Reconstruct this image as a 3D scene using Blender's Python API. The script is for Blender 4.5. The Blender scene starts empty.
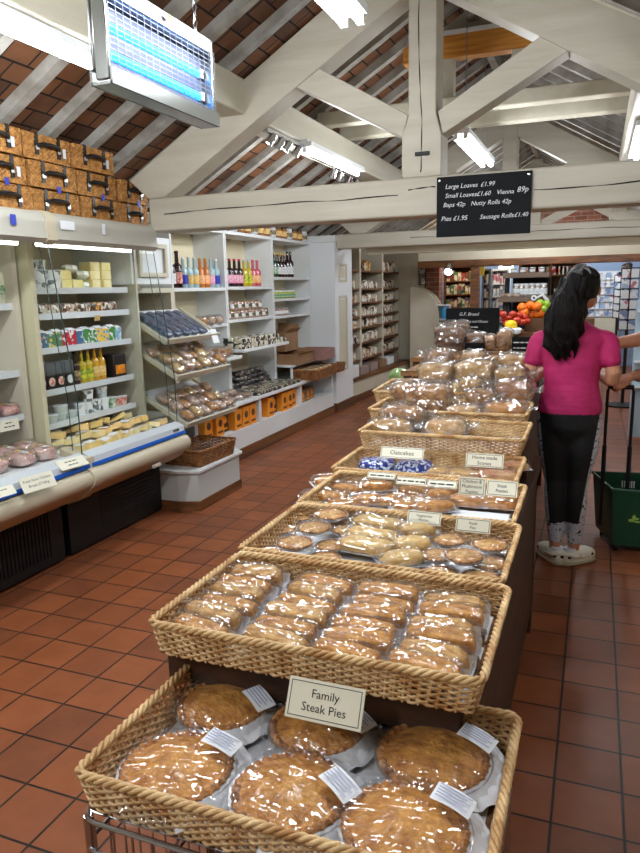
import bpy, math, random
from math import sin, cos, pi, radians, sqrt
from mathutils import Vector, Matrix, noise
random.seed(7)
SC = bpy.context.scene; COL = SC.collection
# ---------------------------------------------------------------- camera model (calibrated from the floor grid)
F = 696.0; YAW, PIT, ROL = radians(21.538), radians(11.153), radians(-1.2545)
_fw = Vector((-sin(YAW)*cos(PIT), cos(YAW)*cos(PIT), -sin(PIT)))
_rt = Vector((cos(YAW), sin(YAW), 0)); _up = _rt.cross(_fw)
RT = cos(ROL)*_rt + sin(ROL)*_up; UP = cos(ROL)*_up - sin(ROL)*_rt; FW = _fw
CAM = Vector((0, 0, 1.5))
def at(x, y, ax, v):
    d = RT*((x-320)/F) - UP*((y-426.5)/F) + FW
    i = 'XYZ'.index(ax); return CAM + d*((v-CAM[i])/d[i])
def mpp(p): return (Vector(p)-CAM).dot(FW)/F          # metres per pixel at a point
cd = bpy.data.cameras.new('camera'); cam = bpy.data.objects.new('camera', cd); COL.objects.link(cam)
cd.sensor_fit = 'VERTICAL'; cd.sensor_height = 36; cd.lens = 36*F/853; cd.clip_start = .05; cd.clip_end = 60
mm = Matrix((RT, UP, -FW)).transposed().to_4x4(); mm.translation = CAM; cam.matrix_world = mm; SC.camera = cam
# ---------------------------------------------------------------- materials
def S(r, g, b):
    f = lambda c: (c/255/12.92) if c/255 <= .04045 else ((c/255+.055)/1.055)**2.4
    return (f(r), f(g), f(b), 1)
MATS = {}
def mat(name, base, rough=.5, metal=0, c2=None, ns=8, bump=0, bs=40, coat=0, vary=0, trans=0, stretch=None, contrast=(.35,.65), emit=None, es=0, spec=.5, alpha=1, ior=1.45):
    if name in MATS: return MATS[name]
    m = bpy.data.materials.new(name); m.use_nodes = True; nt = m.node_tree; N = nt.nodes; L = nt.links
    b = N['Principled BSDF']; b.inputs['Roughness'].default_value = rough; b.inputs['Metallic'].default_value = metal
    b.inputs['Specular IOR Level'].default_value = spec; b.inputs['Coat Weight'].default_value = coat; b.inputs['Coat Roughness'].default_value = .12
    b.inputs['Transmission Weight'].default_value = trans; b.inputs['Alpha'].default_value = alpha; b.inputs['IOR'].default_value = ior
    b.inputs['Base Color'].default_value = base
    src = None
    tc = N.new('ShaderNodeTexCoord'); vec = tc.outputs['Object']
    if stretch:
        mp = N.new('ShaderNodeMapping'); mp.inputs['Scale'].default_value = stretch; L.new(vec, mp.inputs['Vector']); vec = mp.outputs['Vector']
    if c2:
        n = N.new('ShaderNodeTexNoise'); n.inputs['Scale'].default_value = ns; n.inputs['Detail'].default_value = 5; L.new(vec, n.inputs['Vector'])
        r = N.new('ShaderNodeValToRGB'); r.color_ramp.elements[0].position = contrast[0]; r.color_ramp.elements[1].position = contrast[1]
        r.color_ramp.elements[0].color = base; r.color_ramp.elements[1].color = c2
        L.new(n.outputs['Fac'], r.inputs['Fac']); src = r.outputs['Color']
    if vary:
        oi = N.new('ShaderNodeObjectInfo'); hs = N.new('ShaderNodeHueSaturation')
        mr = N.new('ShaderNodeMapRange'); mr.inputs['To Min'].default_value = 1-vary; mr.inputs['To Max'].default_value = 1+vary
        L.new(oi.outputs['Random'], mr.inputs['Value']); L.new(mr.outputs['Result'], hs.inputs['Value'])
        if src: L.new(src, hs.inputs['Color'])
        else: hs.inputs['Color'].default_value = base
        src = hs.outputs['Color']
    if src: L.new(src, b.inputs['Base Color'])
    if bump:
        n2 = N.new('ShaderNodeTexNoise'); n2.inputs['Scale'].default_value = bs; n2.inputs['Detail'].default_value = 4; L.new(vec, n2.inputs['Vector'])
        bp = N.new('ShaderNodeBump'); bp.inputs['Strength'].default_value = bump; bp.inputs['Distance'].default_value = .01
        L.new(n2.outputs['Fac'], bp.inputs['Height']); L.new(bp.outputs['Normal'], b.inputs['Normal'])
    if emit: b.inputs['Emission Color'].default_value = emit; b.inputs['Emission Strength'].default_value = es
    m.diffuse_color = base; MATS[name] = m; return m
def film(name, gloss=.16, rough=.1, bump=.6, bs=30, tint=(1,1,1,1), white=.05, edge=.4, st=(1,1,1), dist=.012):
    if name in MATS: return MATS[name]
    m = bpy.data.materials.new(name); m.use_nodes = True; nt = m.node_tree; N = nt.nodes; L = nt.links; N.clear()
    out = N.new('ShaderNodeOutputMaterial'); tr = N.new('ShaderNodeBsdfTransparent'); gl = N.new('ShaderNodeBsdfGlossy'); df = N.new('ShaderNodeBsdfDiffuse')
    tr.inputs['Color'].default_value = tint; gl.inputs['Roughness'].default_value = rough; df.inputs['Color'].default_value = (.85,.87,.9,1)
    tc = N.new('ShaderNodeTexCoord'); n = N.new('ShaderNodeTexVoronoi'); n.feature = 'F1'; n.inputs['Scale'].default_value = bs; n.inputs['Randomness'].default_value = 1
    nq = N.new('ShaderNodeTexNoise'); nq.inputs['Scale'].default_value = bs*.6; nq.inputs['Detail'].default_value = 1; ad_ = N.new('ShaderNodeMath'); ad_.operation = 'MULTIPLY_ADD'; ad_.inputs[1].default_value = .5; L.new(n.outputs['Distance'], ad_.inputs[2]); L.new(nq.outputs['Fac'], ad_.inputs[0])
    mpn = N.new('ShaderNodeMapping'); mpn.inputs['Scale'].default_value = st; mpn.inputs['Rotation'].default_value = (0,0,.6); L.new(tc.outputs['Object'], mpn.inputs['Vector']); L.new(mpn.outputs['Vector'], n.inputs['Vector']); L.new(mpn.outputs['Vector'], nq.inputs['Vector']); bp = N.new('ShaderNodeBump'); bp.inputs['Strength'].default_value = bump; bp.inputs['Distance'].default_value = dist
    L.new(ad_.outputs[0], bp.inputs['Height']); L.new(bp.outputs['Normal'], gl.inputs['Normal'])
    lw = N.new('ShaderNodeLayerWeight'); lw.inputs['Blend'].default_value = .35; L.new(bp.outputs['Normal'], lw.inputs['Normal'])
    ma = N.new('ShaderNodeMath'); ma.operation = 'MULTIPLY_ADD'; ma.inputs[1].default_value = edge; ma.inputs[2].default_value = gloss; L.new(lw.outputs['Facing'], ma.inputs[0])
    m1 = N.new('ShaderNodeMixShader'); m1.inputs[0].default_value = white; L.new(tr.outputs[0], m1.inputs[1]); L.new(df.outputs[0], m1.inputs[2])
    m2 = N.new('ShaderNodeMixShader'); L.new(ma.outputs[0], m2.inputs[0]); L.new(m1.outputs[0], m2.inputs[1]); L.new(gl.outputs[0], m2.inputs[2])
    L.new(m2.outputs[0], out.inputs['Surface']); MATS[name] = m; return m
def gridmat(name, w, h, off, c1, c2, grout, gsize, rough=.45, bump=.5, axes='XY', stagger=0.0, noise_amt=.5, spec=.4):
    """tiles / bricks from the brick texture, object coordinates in metres"""
    m = bpy.data.materials.new(name); m.use_nodes = True; nt = m.node_tree; N = nt.nodes; L = nt.links; b = N['Principled BSDF']
    tc = N.new('ShaderNodeTexCoord'); sx = N.new('ShaderNodeSeparateXYZ'); cx = N.new('ShaderNodeCombineXYZ'); L.new(tc.outputs['Object'], sx.inputs[0])
    for k, a in enumerate(axes): L.new(sx.outputs[a], cx.inputs[k])
    mp = N.new('ShaderNodeMapping'); mp.inputs['Location'].default_value = (off[0], off[1], 0); L.new(cx.outputs[0], mp.inputs['Vector'])
    br = N.new('ShaderNodeTexBrick'); br.offset = stagger; br.squash = 1; br.inputs['Scale'].default_value = 1; br.inputs['Brick Width'].default_value = w; br.inputs['Row Height'].default_value = h
    br.inputs['Mortar Size'].default_value = gsize; br.inputs['Mortar Smooth'].default_value = .2; br.inputs['Bias'].default_value = 0
    br.inputs['Color1'].default_value = c1; br.inputs['Color2'].default_value = c2; br.inputs['Mortar'].default_value = grout; L.new(mp.outputs[0], br.inputs['Vector'])
    n = N.new('ShaderNodeTexNoise'); n.inputs['Scale'].default_value = 6; n.inputs['Detail'].default_value = 6; L.new(tc.outputs['Object'], n.inputs['Vector'])
    mr = N.new('ShaderNodeMapRange'); mr.inputs['To Min'].default_value = 1-noise_amt; mr.inputs['To Max'].default_value = 1+noise_amt; L.new(n.outputs['Fac'], mr.inputs['Value'])
    hs = N.new('ShaderNodeHueSaturation'); L.new(br.outputs['Color'], hs.inputs['Color']); L.new(mr.outputs[0], hs.inputs['Value']); L.new(hs.outputs[0], b.inputs['Base Color'])
    inv = N.new('ShaderNodeMath'); inv.operation = 'SUBTRACT'; inv.inputs[0].default_value = 1; L.new(br.outputs['Fac'], inv.inputs[1])
    bp = N.new('ShaderNodeBump'); bp.inputs['Strength'].default_value = bump; bp.inputs['Distance'].default_value = .006; L.new(inv.outputs[0], bp.inputs['Height'])
    n3 = N.new('ShaderNodeTexNoise'); n3.inputs['Scale'].default_value = 25; L.new(tc.outputs['Object'], n3.inputs['Vector'])
    bp2 = N.new('ShaderNodeBump'); bp2.inputs['Strength'].default_value = .12; bp2.inputs['Distance'].default_value = .01; L.new(n3.outputs['Fac'], bp2.inputs['Height']); L.new(bp.outputs[0], bp2.inputs['Normal']); L.new(bp2.outputs[0], b.inputs['Normal'])
    b.inputs['Roughness'].default_value = rough; b.inputs['Specular IOR Level'].default_value = spec; MATS[name] = m; return m
def patches(name, cols, sx, rough=.5, coat=.3):
    """a printed pack: blocks of colour in voronoi cells"""
    if name in MATS: return MATS[name]
    m = bpy.data.materials.new(name); m.use_nodes = True; nt = m.node_tree; N = nt.nodes; L = nt.links; b = N['Principled BSDF']
    tc = N.new('ShaderNodeTexCoord'); v = N.new('ShaderNodeTexVoronoi'); v.inputs['Scale'].default_value = sx; L.new(tc.outputs['Object'], v.inputs['Vector'])
    oi = N.new('ShaderNodeObjectInfo'); ad = N.new('ShaderNodeVectorMath'); ad.operation = 'ADD'; L.new(tc.outputs['Object'], ad.inputs[0]); L.new(oi.outputs['Random'], ad.inputs[1]); L.new(ad.outputs[0], v.inputs['Vector'])
    r = N.new('ShaderNodeValToRGB'); r.color_ramp.interpolation = 'CONSTANT'
    sp = N.new('ShaderNodeSeparateColor'); L.new(v.outputs['Color'], sp.inputs[0]); L.new(sp.outputs[0], r.inputs['Fac'])
    e = r.color_ramp.elements; e[0].color = cols[0]; e[0].position = 0; e[1].color = cols[-1]; e[1].position = (len(cols)-1)/len(cols)
    for i, c in enumerate(cols[1:-1]): q = e.new((i+1)/len(cols)); q.color = c
    L.new(r.outputs['Color'], b.inputs['Base Color']); b.inputs['Roughness'].default_value = rough; b.inputs['Coat Weight'].default_value = coat; MATS[name] = m; return m
beam = mat('painted_beam', S(193,187,172), .55, c2=S(172,165,148), ns=3, stretch=(.4,1,3), bump=.35, bs=14, contrast=(.3,.75))
beamc = mat('painted_beam_warm', S(196,191,174), .55, c2=S(184,178,158), ns=3, stretch=(2,.4,2), bump=.4, bs=14)
rafm = mat('rafter_paint', S(172,170,162), .6, c2=S(140,136,126), ns=9, bump=.4, bs=30)
pine = mat('new_pine', S(214,150,62), .5, c2=S(178,112,38), ns=5, stretch=(.6,1,9))
oak = mat('oak_board', S(120,76,40), .5, c2=S(78,46,24), ns=5, stretch=(1,.3,6))
cream = mat('cream_paint', S(206,201,182), .5, c2=S(196,190,170), ns=2)
shelfw = mat('shelf_white_paint', S(226,230,232), .45, c2=S(218,221,221), ns=2)
whitep = mat('white_wall_paint', S(226,231,234), .55)
backcream = mat('cream_back_panel', S(224,213,182), .6)
wallcr = mat('cream_wall', S(192,184,164), .7, c2=S(180,172,150), ns=2, bump=.1)
walleau = mat('blue_wall', S(150,172,205), .7)
blackm = mat('matt_black', S(14,14,15), .55)
darkkick = mat('dark_kick', S(14,11,11), .5)
chalk = mat('chalkboard', S(13,15,18), .75, c2=S(19,21,25), ns=3, spec=.25)
chalkw = mat('chalk_white', S(225,228,230), .8)
steel = mat('stainless', S(176,180,178), .25, metal=1, bump=.05, bs=8)
chrome = mat('chrome_wire', S(190,192,196), .2, metal=1)
greym = mat('grey_metal', S(120,122,124), .4, metal=.6)
fridgeg = mat('fridge_grey', S(186,184,172), .4)
fridgew = mat('fridge_white', S(206,214,220), .35, coat=.3)
bumpc = mat('bumper_cream', S(196,186,160), .45)
bluest = mat('blue_stripe', S(20,90,190), .4)
wick = mat('wicker_light', S(230,200,152), .55, c2=S(180,134,82), ns=22, bump=.25, bs=120)
wickr = mat('wicker_rim', S(232,200,148), .5, c2=S(178,132,80), ns=14, bump=.3, bs=120)
wickd = mat('wicker_brown', S(168,112,58), .6, c2=S(104,62,28), ns=25, bump=.3, bs=120)
wickh = mat('wicker_hamper', S(196,142,76), .6, c2=S(140,92,44), ns=30, bump=.3, bs=120)
wickb = mat('wicker_inside', S(150,104,62), .7, c2=S(96,62,34), ns=30, bump=.8, bs=90)
paper = mat('white_paper', S(222,226,232), .6, bump=.3, bs=12)
card = mat('card_cream', S(236,234,214), .6)
cardw = mat('card_white', S(232,236,240), .6)
ink = mat('black_ink', S(22,22,24), .6)
inkg = mat('grey_print', S(168,172,196), .6)
leath = mat('black_leather', S(28,25,24), .4)
foil = mat('foil_tray', S(205,206,208), .3, metal=.85, bump=.4, bs=60)
pastry = mat('pastry', S(230,166,76), .42, c2=S(168,100,34), ns=34, bump=.9, bs=70, coat=.25, vary=.12, contrast=(.3,.72))
pastryd = mat('pastry_rim', S(200,134,60), .45, c2=S(120,70,26), ns=50, bump=.6, bs=60, coat=.2, vary=.1)
pale = mat('pale_pastry', S(234,202,132), .45, c2=S(212,164,88), ns=40, bump=.6, bs=50, coat=.25, vary=.1)
crust = mat('bread_crust', S(200,146,84), .5, c2=S(138,88,42), ns=26, bump=.6, bs=60, coat=.2, vary=.16)
crustl = mat('bread_pale', S(226,184,118), .5, c2=S(186,136,74), ns=26, bump=.5, bs=60, coat=.2, vary=.12)
crustd = mat('bread_dark', S(112,72,42), .5, c2=S(70,42,24), ns=10, bump=.5, bs=60, coat=.2, vary=.2)
filmm = film('clear_film', .125, .07, 1.0, 42, white=.02, edge=.2, st=(.28,1.3,1), dist=.012)
filmb = film('bread_bag_film', .20, .09, 1.0, 26, white=.05, edge=.3, st=(.4,1.2,.9), dist=.016)
glass = film('clear_glass', .02, .02, .0, 5, tint=(.97,.99,.98,1), white=.0, edge=.08)
skin = mat('skin', S(206,150,118), .5, c2=S(192,132,102), ns=12)
tube_e = mat('lit_tube', (1,1,1,1), .5, emit=(.86,.93,1,1), es=16)
spot_e = mat('lit_spot', (1,1,1,1), .5, emit=(.85,.93,1,1), es=30)
uv_e = mat('lit_uv_tube', S(60,150,255), .5, emit=(.0,.26,1,1), es=3.2)
sign_e = mat('lit_sign', (1,1,1,1), .5, emit=(.9,.95,1,1), es=3)
# ---------------------------------------------------------------- mesh builder
class MB:
    def __init__(s, o=(0,0,0)): s.v = []; s.f = []; s.m = []; s.o = Vector(o)
    def add(s, vs, fs, mi=0):
        n = len(s.v); s.v += [tuple(v) for v in vs]; s.f += [tuple(i+n for i in f) for f in fs]; s.m += [mi]*len(fs); return s
    def box(s, x0, x1, y0, y1, z0, z1, mi=0):
        vs = [(x,y,z) for z in (z0,z1) for y in (y0,y1) for x in (x0,x1)]
        return s.add(vs, [(0,2,3,1),(4,5,7,6),(0,1,5,4),(1,3,7,5),(3,2,6,7),(2,0,4,6)], mi)
    def beam(s, a, b, w, h, up=(0,0,1), mi=0):
        a = Vector(a); b = Vector(b); d = (b-a).normalized(); sd = d.cross(Vector(up)).normalized(); u = sd.cross(d)
        vs = [p + sd*w*i/2 + u*h*j/2 for p in (a,b) for i,j in ((-1,-1),(1,-1),(1,1),(-1,1))]
        return s.add(vs, [(0,1,2,3),(7,6,5,4),(0,4,5,1),(1,5,6,2),(2,6,7,3),(3,7,4,0)], mi)
    def prism(s, poly, a0, a1, axis='Y', mi=0):
        n = len(poly); mk = {'Y': lambda p,t: (p[0],t,p[1]), 'X': lambda p,t: (t,p[0],p[1]), 'Z': lambda p,t: (p[0],p[1],t)}[axis]
        vs = [mk(p,a0) for p in poly]+[mk(p,a1) for p in poly]
        return s.add(vs, [tuple(range(n))[::-1], tuple(range(n,2*n))]+[(i,(i+1)%n,(i+1)%n+n,i+n) for i in range(n)], mi)
    def tube(s, pts, r, n=6, closed=False, mi=0, cap=True):
        pts = [Vector(p) for p in pts]; k = len(pts); rs = r if isinstance(r,(list,tuple)) else [r]*k; vs = []; prev = None
        for i, p in enumerate(pts):
            d = (pts[(i+1)%k]-pts[i-1]) if closed else (pts[min(i+1,k-1)]-pts[max(i-1,0)])
            if d.length < 1e-9: d = Vector((0,0,1))
            d.normalize()
            u = (prev - d*prev.dot(d)) if prev is not None else d.orthogonal()
            if prev is None and abs(d.z) < .95: u = Vector((0,0,1)) - d*d.z
            if u.length < 1e-6: u = d.orthogonal()
            u.normalize(); prev = u; w = d.cross(u)
            for j in range(n): a = 2*pi*j/n; vs.append(p + (u*cos(a)+w*sin(a))*rs[i])
        fs = [(i*n+j, i*n+(j+1)%n, ((i+1)%k)*n+(j+1)%n, ((i+1)%k)*n+j) for i in range(k if closed else k-1) for j in range(n)]
        if not closed and cap: fs += [tuple(range(n))[::-1], tuple(range((k-1)*n, k*n))]
        return s.add(vs, fs, mi)
    def lathe(s, prof, n=16, c=(0,0,0), mi=0, fn=None, M=None):
        vs = []; c = Vector(c)
        for i,(r,z) in enumerate(prof):
            for j in range(n):
                a = 2*pi*j/n; rr, zz = (r, z) if fn is None else fn(r, z, a, i)
                p = Vector((rr*cos(a), rr*sin(a), zz)); vs.append((M@p if M else p)+c)
        fs = [(i*n+j, i*n+(j+1)%n, (i+1)*n+(j+1)%n, (i+1)*n+j) for i in range(len(prof)-1) for j in range(n)]
        if prof[0][0] > 1e-6: fs.append(tuple(range(n))[::-1])
        if prof[-1][0] > 1e-6: fs.append(tuple(range((len(prof)-1)*n, len(prof)*n)))
        return s.add(vs, fs, mi)
    def sell(s, c, r, e1=.6, e2=.6, nu=20, nv=12, nz=0, nf=20, seed=0, M=None, mi=0, fn=None):
        """super-ellipsoid with noise"""
        sg = lambda x, e: math.copysign(abs(x)**e, x); c = Vector(c); vs = []
        for i in range(nv+1):
            ph = -pi/2+pi*i/nv
            for j in range(nu):
                th = 2*pi*j/nu; p = Vector((r[0]*sg(cos(ph),e1)*sg(cos(th),e2), r[1]*sg(cos(ph),e1)*sg(sin(th),e2), r[2]*sg(sin(ph),e1)))
                if nz: p += p.normalized()*nz*noise.noise(p*nf+Vector((seed*3.1,seed*1.7,seed)))
                if fn: p = fn(p)
                vs.append((M@p if M else p)+c)
        fs = [(i*nu+j, i*nu+(j+1)%nu, (i+1)*nu+(j+1)%nu, (i+1)*nu+j) for i in range(nv) for j in range(nu)]
        return s.add(vs, fs, mi)
    def grid(s, fn, nu, nv, mi=0):
        vs = [fn(i/nu, j/nv) for j in range(nv+1) for i in range(nu+1)]
        return s.add(vs, [(j*(nu+1)+i, j*(nu+1)+i+1, (j+1)*(nu+1)+i+1, (j+1)*(nu+1)+i) for j in range(nv) for i in range(nu)], mi)
    def build(s, name, mats, parent=None, smooth=40, bevel=0, loc=None):
        me = bpy.data.meshes.new(name)
        me.from_pydata([tuple(Vector(v)-s.o) for v in s.v], [], s.f); me.validate()
        mats = mats if isinstance(mats,(list,tuple)) else [mats]
        for m in mats: me.materials.append(m)
        if len(mats) > 1: me.polygons.foreach_set('material_index', s.m[:len(me.polygons)])
        if smooth:
            me.shade_smooth(); me.set_sharp_from_angle(angle=radians(smooth))
        o = bpy.data.objects.new(name, me); COL.objects.link(o)
        if parent is not None: o.parent = parent
        if loc is not None: o.location = loc
        elif parent is None: o.location = s.o
        if bevel:
            b = o.modifiers.new('bevel', 'BEVEL'); b.width = bevel; b.segments = 2; b.limit_method = 'ANGLE'
        return o
def thing(name, label, cat, loc=(0,0,0), rz=0, group=None, rot=None):
    o = bpy.data.objects.new(name, None); COL.objects.link(o); o.location = loc; o.rotation_euler = rot if rot else (0,0,rz); o.empty_display_size = .05
    return tag(o, label, cat, group)
def tag(o, label, cat, group=None):
    o['label'] = label; o['category'] = cat
    if group: o['group'] = group
    elif 'group' in o: del o['group']
    return o
KIDS = {}
def kids(o):
    return [c for c in COL.objects if c.parent == o]
def dup(root, loc, rz=0, label=None, group=None, scale=None, rot=None, fam=None):
    if root.name not in KIDS: KIDS[root.name] = [(c, [g for g in COL.objects if g.parent == c]) for c in COL.objects if c.parent == root]
    r = root.copy(); COL.objects.link(r); r.location = loc; r.rotation_euler = rot if rot else (0,0,rz)
    if label: r['label'] = label
    if group: r['group'] = group
    if scale: r.scale = scale if isinstance(scale,(list,tuple)) else (scale,)*3
    for c, gs in KIDS[root.name]:
        k = c.copy(); COL.objects.link(k); k.parent = r
        for g in gs: q = g.copy(); COL.objects.link(q); q.parent = k
    return r
class Proto:
    """first placement moves the source itself, later ones copy it"""
    def __init__(s, root): s.r = root; s.used = False
    def put(s, loc, rz=0, label=None, group=None, scale=None, rot=None):
        if not s.used:
            s.used = True; r = s.r; KIDS.setdefault(r.name, [(c, [g for g in COL.objects if g.parent == c]) for c in COL.objects if c.parent == r])
            r.location = loc; r.rotation_euler = rot if rot else (0,0,rz)
            if label: r['label'] = label
            if group: r['group'] = group
            if scale: r.scale = scale if isinstance(scale,(list,tuple)) else (scale,)*3
            return r
        return dup(s.r, loc, rz, label, group, scale if scale else (1,1,1), rot)
def struct(o): o['kind'] = 'structure'; return o
ORD = 'first second third fourth fifth sixth seventh eighth ninth tenth eleventh twelfth thirteenth fourteenth fifteenth sixteenth seventeenth eighteenth nineteenth twentieth'.split()
def text(body, size, parent, loc, rot=(pi/2,0,0), m=None, shear=0, name='lettering', align='LEFT', space=1, ext=.0, M=None):
    if body.startswith('~'):     # print too small to read in the photograph: a worn line of type
        w = size*len(body)*.45; o = MB(); x0 = -w/2 if align == 'CENTER' else 0; x = 0; rq = random.Random(len(body)+int(loc[2]*1000))
        while x < w: d = size*rq.uniform(.5,1.6); o.box(x0+x, x0+min(w,x+d), size*.1, size*.42, 0, .0003); x += d+size*.28
        o = o.build('printed_line', m or ink, parent, smooth=0); o.location = loc; o.rotation_euler = rot; return o
    c = bpy.data.curves.new(name, 'FONT'); c.body = body; c.size = size; c.shear = shear; c.align_x = align; c.extrude = ext; c.space_line = space; c.resolution_u = 2
    o = bpy.data.objects.new(name, c); COL.objects.link(o); dg = bpy.context.evaluated_depsgraph_get(); me = bpy.data.meshes.new_from_object(o.evaluated_get(dg))
    bpy.data.objects.remove(o); me.materials.clear(); me.materials.append(m or ink)
    o = bpy.data.objects.new(name, me); COL.objects.link(o); o.parent = parent; o.location = loc; o.rotation_euler = rot; return o
# ================================================================= SETTING
floorm = gridmat('quarry_tiles', .1925, .1925, (.045, -3.371+.1925*30), S(144,82,48), S(118,67,41), S(36,27,23), .0042, rough=.42, bump=.8, noise_amt=.38, spec=.35)
roofm = gridmat('roof_tiles', .17, .105, (0,0), S(124,81,51), S(82,54,36), S(22,16,12), .006, rough=.8, axes='YX', stagger=.5, noise_amt=.6)
brickm = gridmat('brick', .22, .075, (0,0), S(150,92,72), S(118,70,54), S(150,140,126), .006, rough=.85, axes='XZ', stagger=.5)
brickmy = gridmat('brick_side', .22, .075, (0,0), S(150,92,72), S(118,70,54), S(150,140,126), .006, rough=.85, axes='YZ', stagger=.5)
XL, XRW, XR, TN = -3.55, 1.70, -.93, .577
YF, YB = -2.2, 13.9
def st(name, mb, m, **k): return struct(mb.build(name, m, **k))
st('floor', MB().box(XL-.1, XRW+.1, YF-.1, YB+.1, -.1, 0), floorm, smooth=0)
st('wall_left', MB().box(XL-.1, XL, YF, YB, 0, 2.06), wallcr, smooth=0)
st('wall_right', MB().box(XRW, XRW+.1, YF, YB, 0, 2.06), wallcr, smooth=0)
st('wall_front', MB().prism([(XL,0),(XRW,0),(XRW,2.1),(XR,3.66),(XL,2.1)], YF-.1, YF), wallcr, smooth=0)
st('wall_back', MB().box(XL, XRW, YB, YB+.1, 0, 2.02), walleau, smooth=0)
st('wall_gable', MB().prism([(XL,2.02),(XRW,2.02),(XRW,2.1),(XR,3.66),(XL,2.1)], YB, YB+.1), brickm, smooth=0)
for nm, sg in (('ceiling', -1), ('ceiling', 1)):
    xe = XL-.15 if sg < 0 else XRW+.15
    h = lambda x: 3.566-TN*abs(x-XR)
    st(nm, MB().prism([(XR,3.566),(xe,h(xe)),(xe,h(xe)+.06),(XR,3.626)], YF-.1, YB+.1), roofm, smooth=0)
k0 = -14
for k in range(k0, 31):
    y = 2.97+.352*k
    if not (YF < y < YB-.1): continue
    for sg in (-1, 1):
        xe = XL if sg < 0 else XRW
        h = lambda x: 3.5-TN*abs(x-XR)
        st('ceiling_rafter', MB((XR,y,3.5)).prism([(XR,3.5),(xe,h(xe)),(xe,h(xe)+.07),(XR,3.57)], y-.032, y+.032), rafm, smooth=0)
st('ceiling_ridge_beam', MB().box(XR-.03, XR+.03, YF, YB, 3.38, 3.57), rafm, smooth=0)
for x0, x1 in ((-2.21,-2.0), (.14,.35)):
    st('ceiling_purlin_beam', MB().box(x0, x1, YF, YB, 2.53, 2.73), beamc, smooth=30, bevel=.012)
def truss(Y, ztie, htie, x0, x1, braces=True, W=.10):
    a, b = Y-W, Y+W
    st('tie_beam', MB().box(x0, x1, a, b, ztie, ztie+htie), beam, smooth=30, bevel=.012)
    zt = ztie+htie
    st('king_post_beam', MB().prism([(-1.042,zt),(-.822,zt),(-.822,zt+.215),(-.853,zt+.32),(-.853,3.36),(-1.006,3.36),(-1.006,zt+.32),(-1.042,zt+.215)], a+.01, b-.01), beam, smooth=30, bevel=.006)
    for sg in (-1, 1):
        X = lambda x: x if sg < 0 else -1.86-x
        st('principal_rafter_beam', MB().prism([(X(-2.60-(2.095-zt)*1.7),zt),(X(-2.72),zt),(X(-2.86),2.216+(zt-2.095)),(X(-1.004),3.313),(X(-1.004),3.033)], a+.015, b-.015), beam, smooth=30, bevel=.006)
        if braces:
            z = zt-2.095
            st('truss_brace_beam', MB().prism([(X(-1.038),2.31+z),(X(-1.012),2.43+z),(X(-1.60),2.77+z*.3),(X(-1.70),2.66+z*.3)], a+.03, b-.03), beam, smooth=30, bevel=.005)
truss(4.05, 1.888, .207, -2.71, XRW)
truss(8.1, 1.965, .165, -2.9, XRW)
truss(11.6, 1.98, .15, XL, XRW, W=.08)
crk = mat('crack_dark', S(40,34,28), .9)
def crack(pts, seed, amp=.012):
    L_ = []; 
    for i in range(len(pts)-1):
        a, b = Vector(pts[i]), Vector(pts[i+1])
        for k in range(14): p = a.lerp(b,k/14); L_.append(p+Vector((amp*noise.noise(p*5+Vector((seed,0,0))),0,amp*noise.noise(p*4+Vector((0,seed,0))))))
    L_.append(Vector(pts[-1])); st('beam_crack_trim', MB().tube(L_, [.0028*(.35+abs(sin(i*.4+seed))) for i in range(len(L_))], 4), crk, smooth=0)
crack([(-2.6,3.949,1.995),(-1.9,3.949,2.003),(-1.06,3.949,2.005)],1); crack([(-1.0,3.949,2.03),(-.85,3.949,2.035)],2); crack([(-.33,3.949,1.985),(.2,3.949,1.99),(.9,3.949,1.98)],3)
crack([(-.945,3.959,3.2),(-.95,3.959,2.7),(-.93,3.959,2.4),(-.935,3.959,2.12)],4,.006); crack([(-2.0,8.0,2.05),(-.5,8.0,2.06),(.6,8.0,2.05)],5)
# collars resting on the purlins
for y in (5.4, 5.92):
    st('collar_beam', MB().box(-2.08, .26, y-.06, y+.06, 2.735, 2.835), beamc, smooth=30, bevel=.008)
st('collar_beam', MB().box(-1.42, -.50, 5.43, 5.53, 3.12, 3.27), pine, smooth=0)
st('collar_beam', MB().box(-1.42, -.44, 5.42, 5.56, 3.272, 3.30), shelfw, smooth=0)
st('gable_panel_wall', MB().prism([(-1.27,3.30),(-.59,3.30),(-.93,3.49)], 5.56, 5.58), cream, smooth=0)
for x in (-1.085, -.6): st('collar_post_beam', MB().box(x-.04, x+.04, 5.44, 5.52, 2.835, 3.118 if x < -1 else 3.12), beamc, smooth=0)
# second header below truss two, brown beam beyond, lower soffit strip
st('header_beam', MB().box(-2.62, XRW, 8.3, 8.42, 1.90, 1.985), wallcr, smooth=0)
st('brown_lintel_beam', MB().box(-2.5, XRW, 10.45, 10.6, 1.775, 1.875), oak, smooth=0, bevel=.01)
st('ceiling_lintel_wall', MB().box(-2.5, XRW, 10.47, 10.58, 1.875, 2.25), wallcr, smooth=0)
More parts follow.
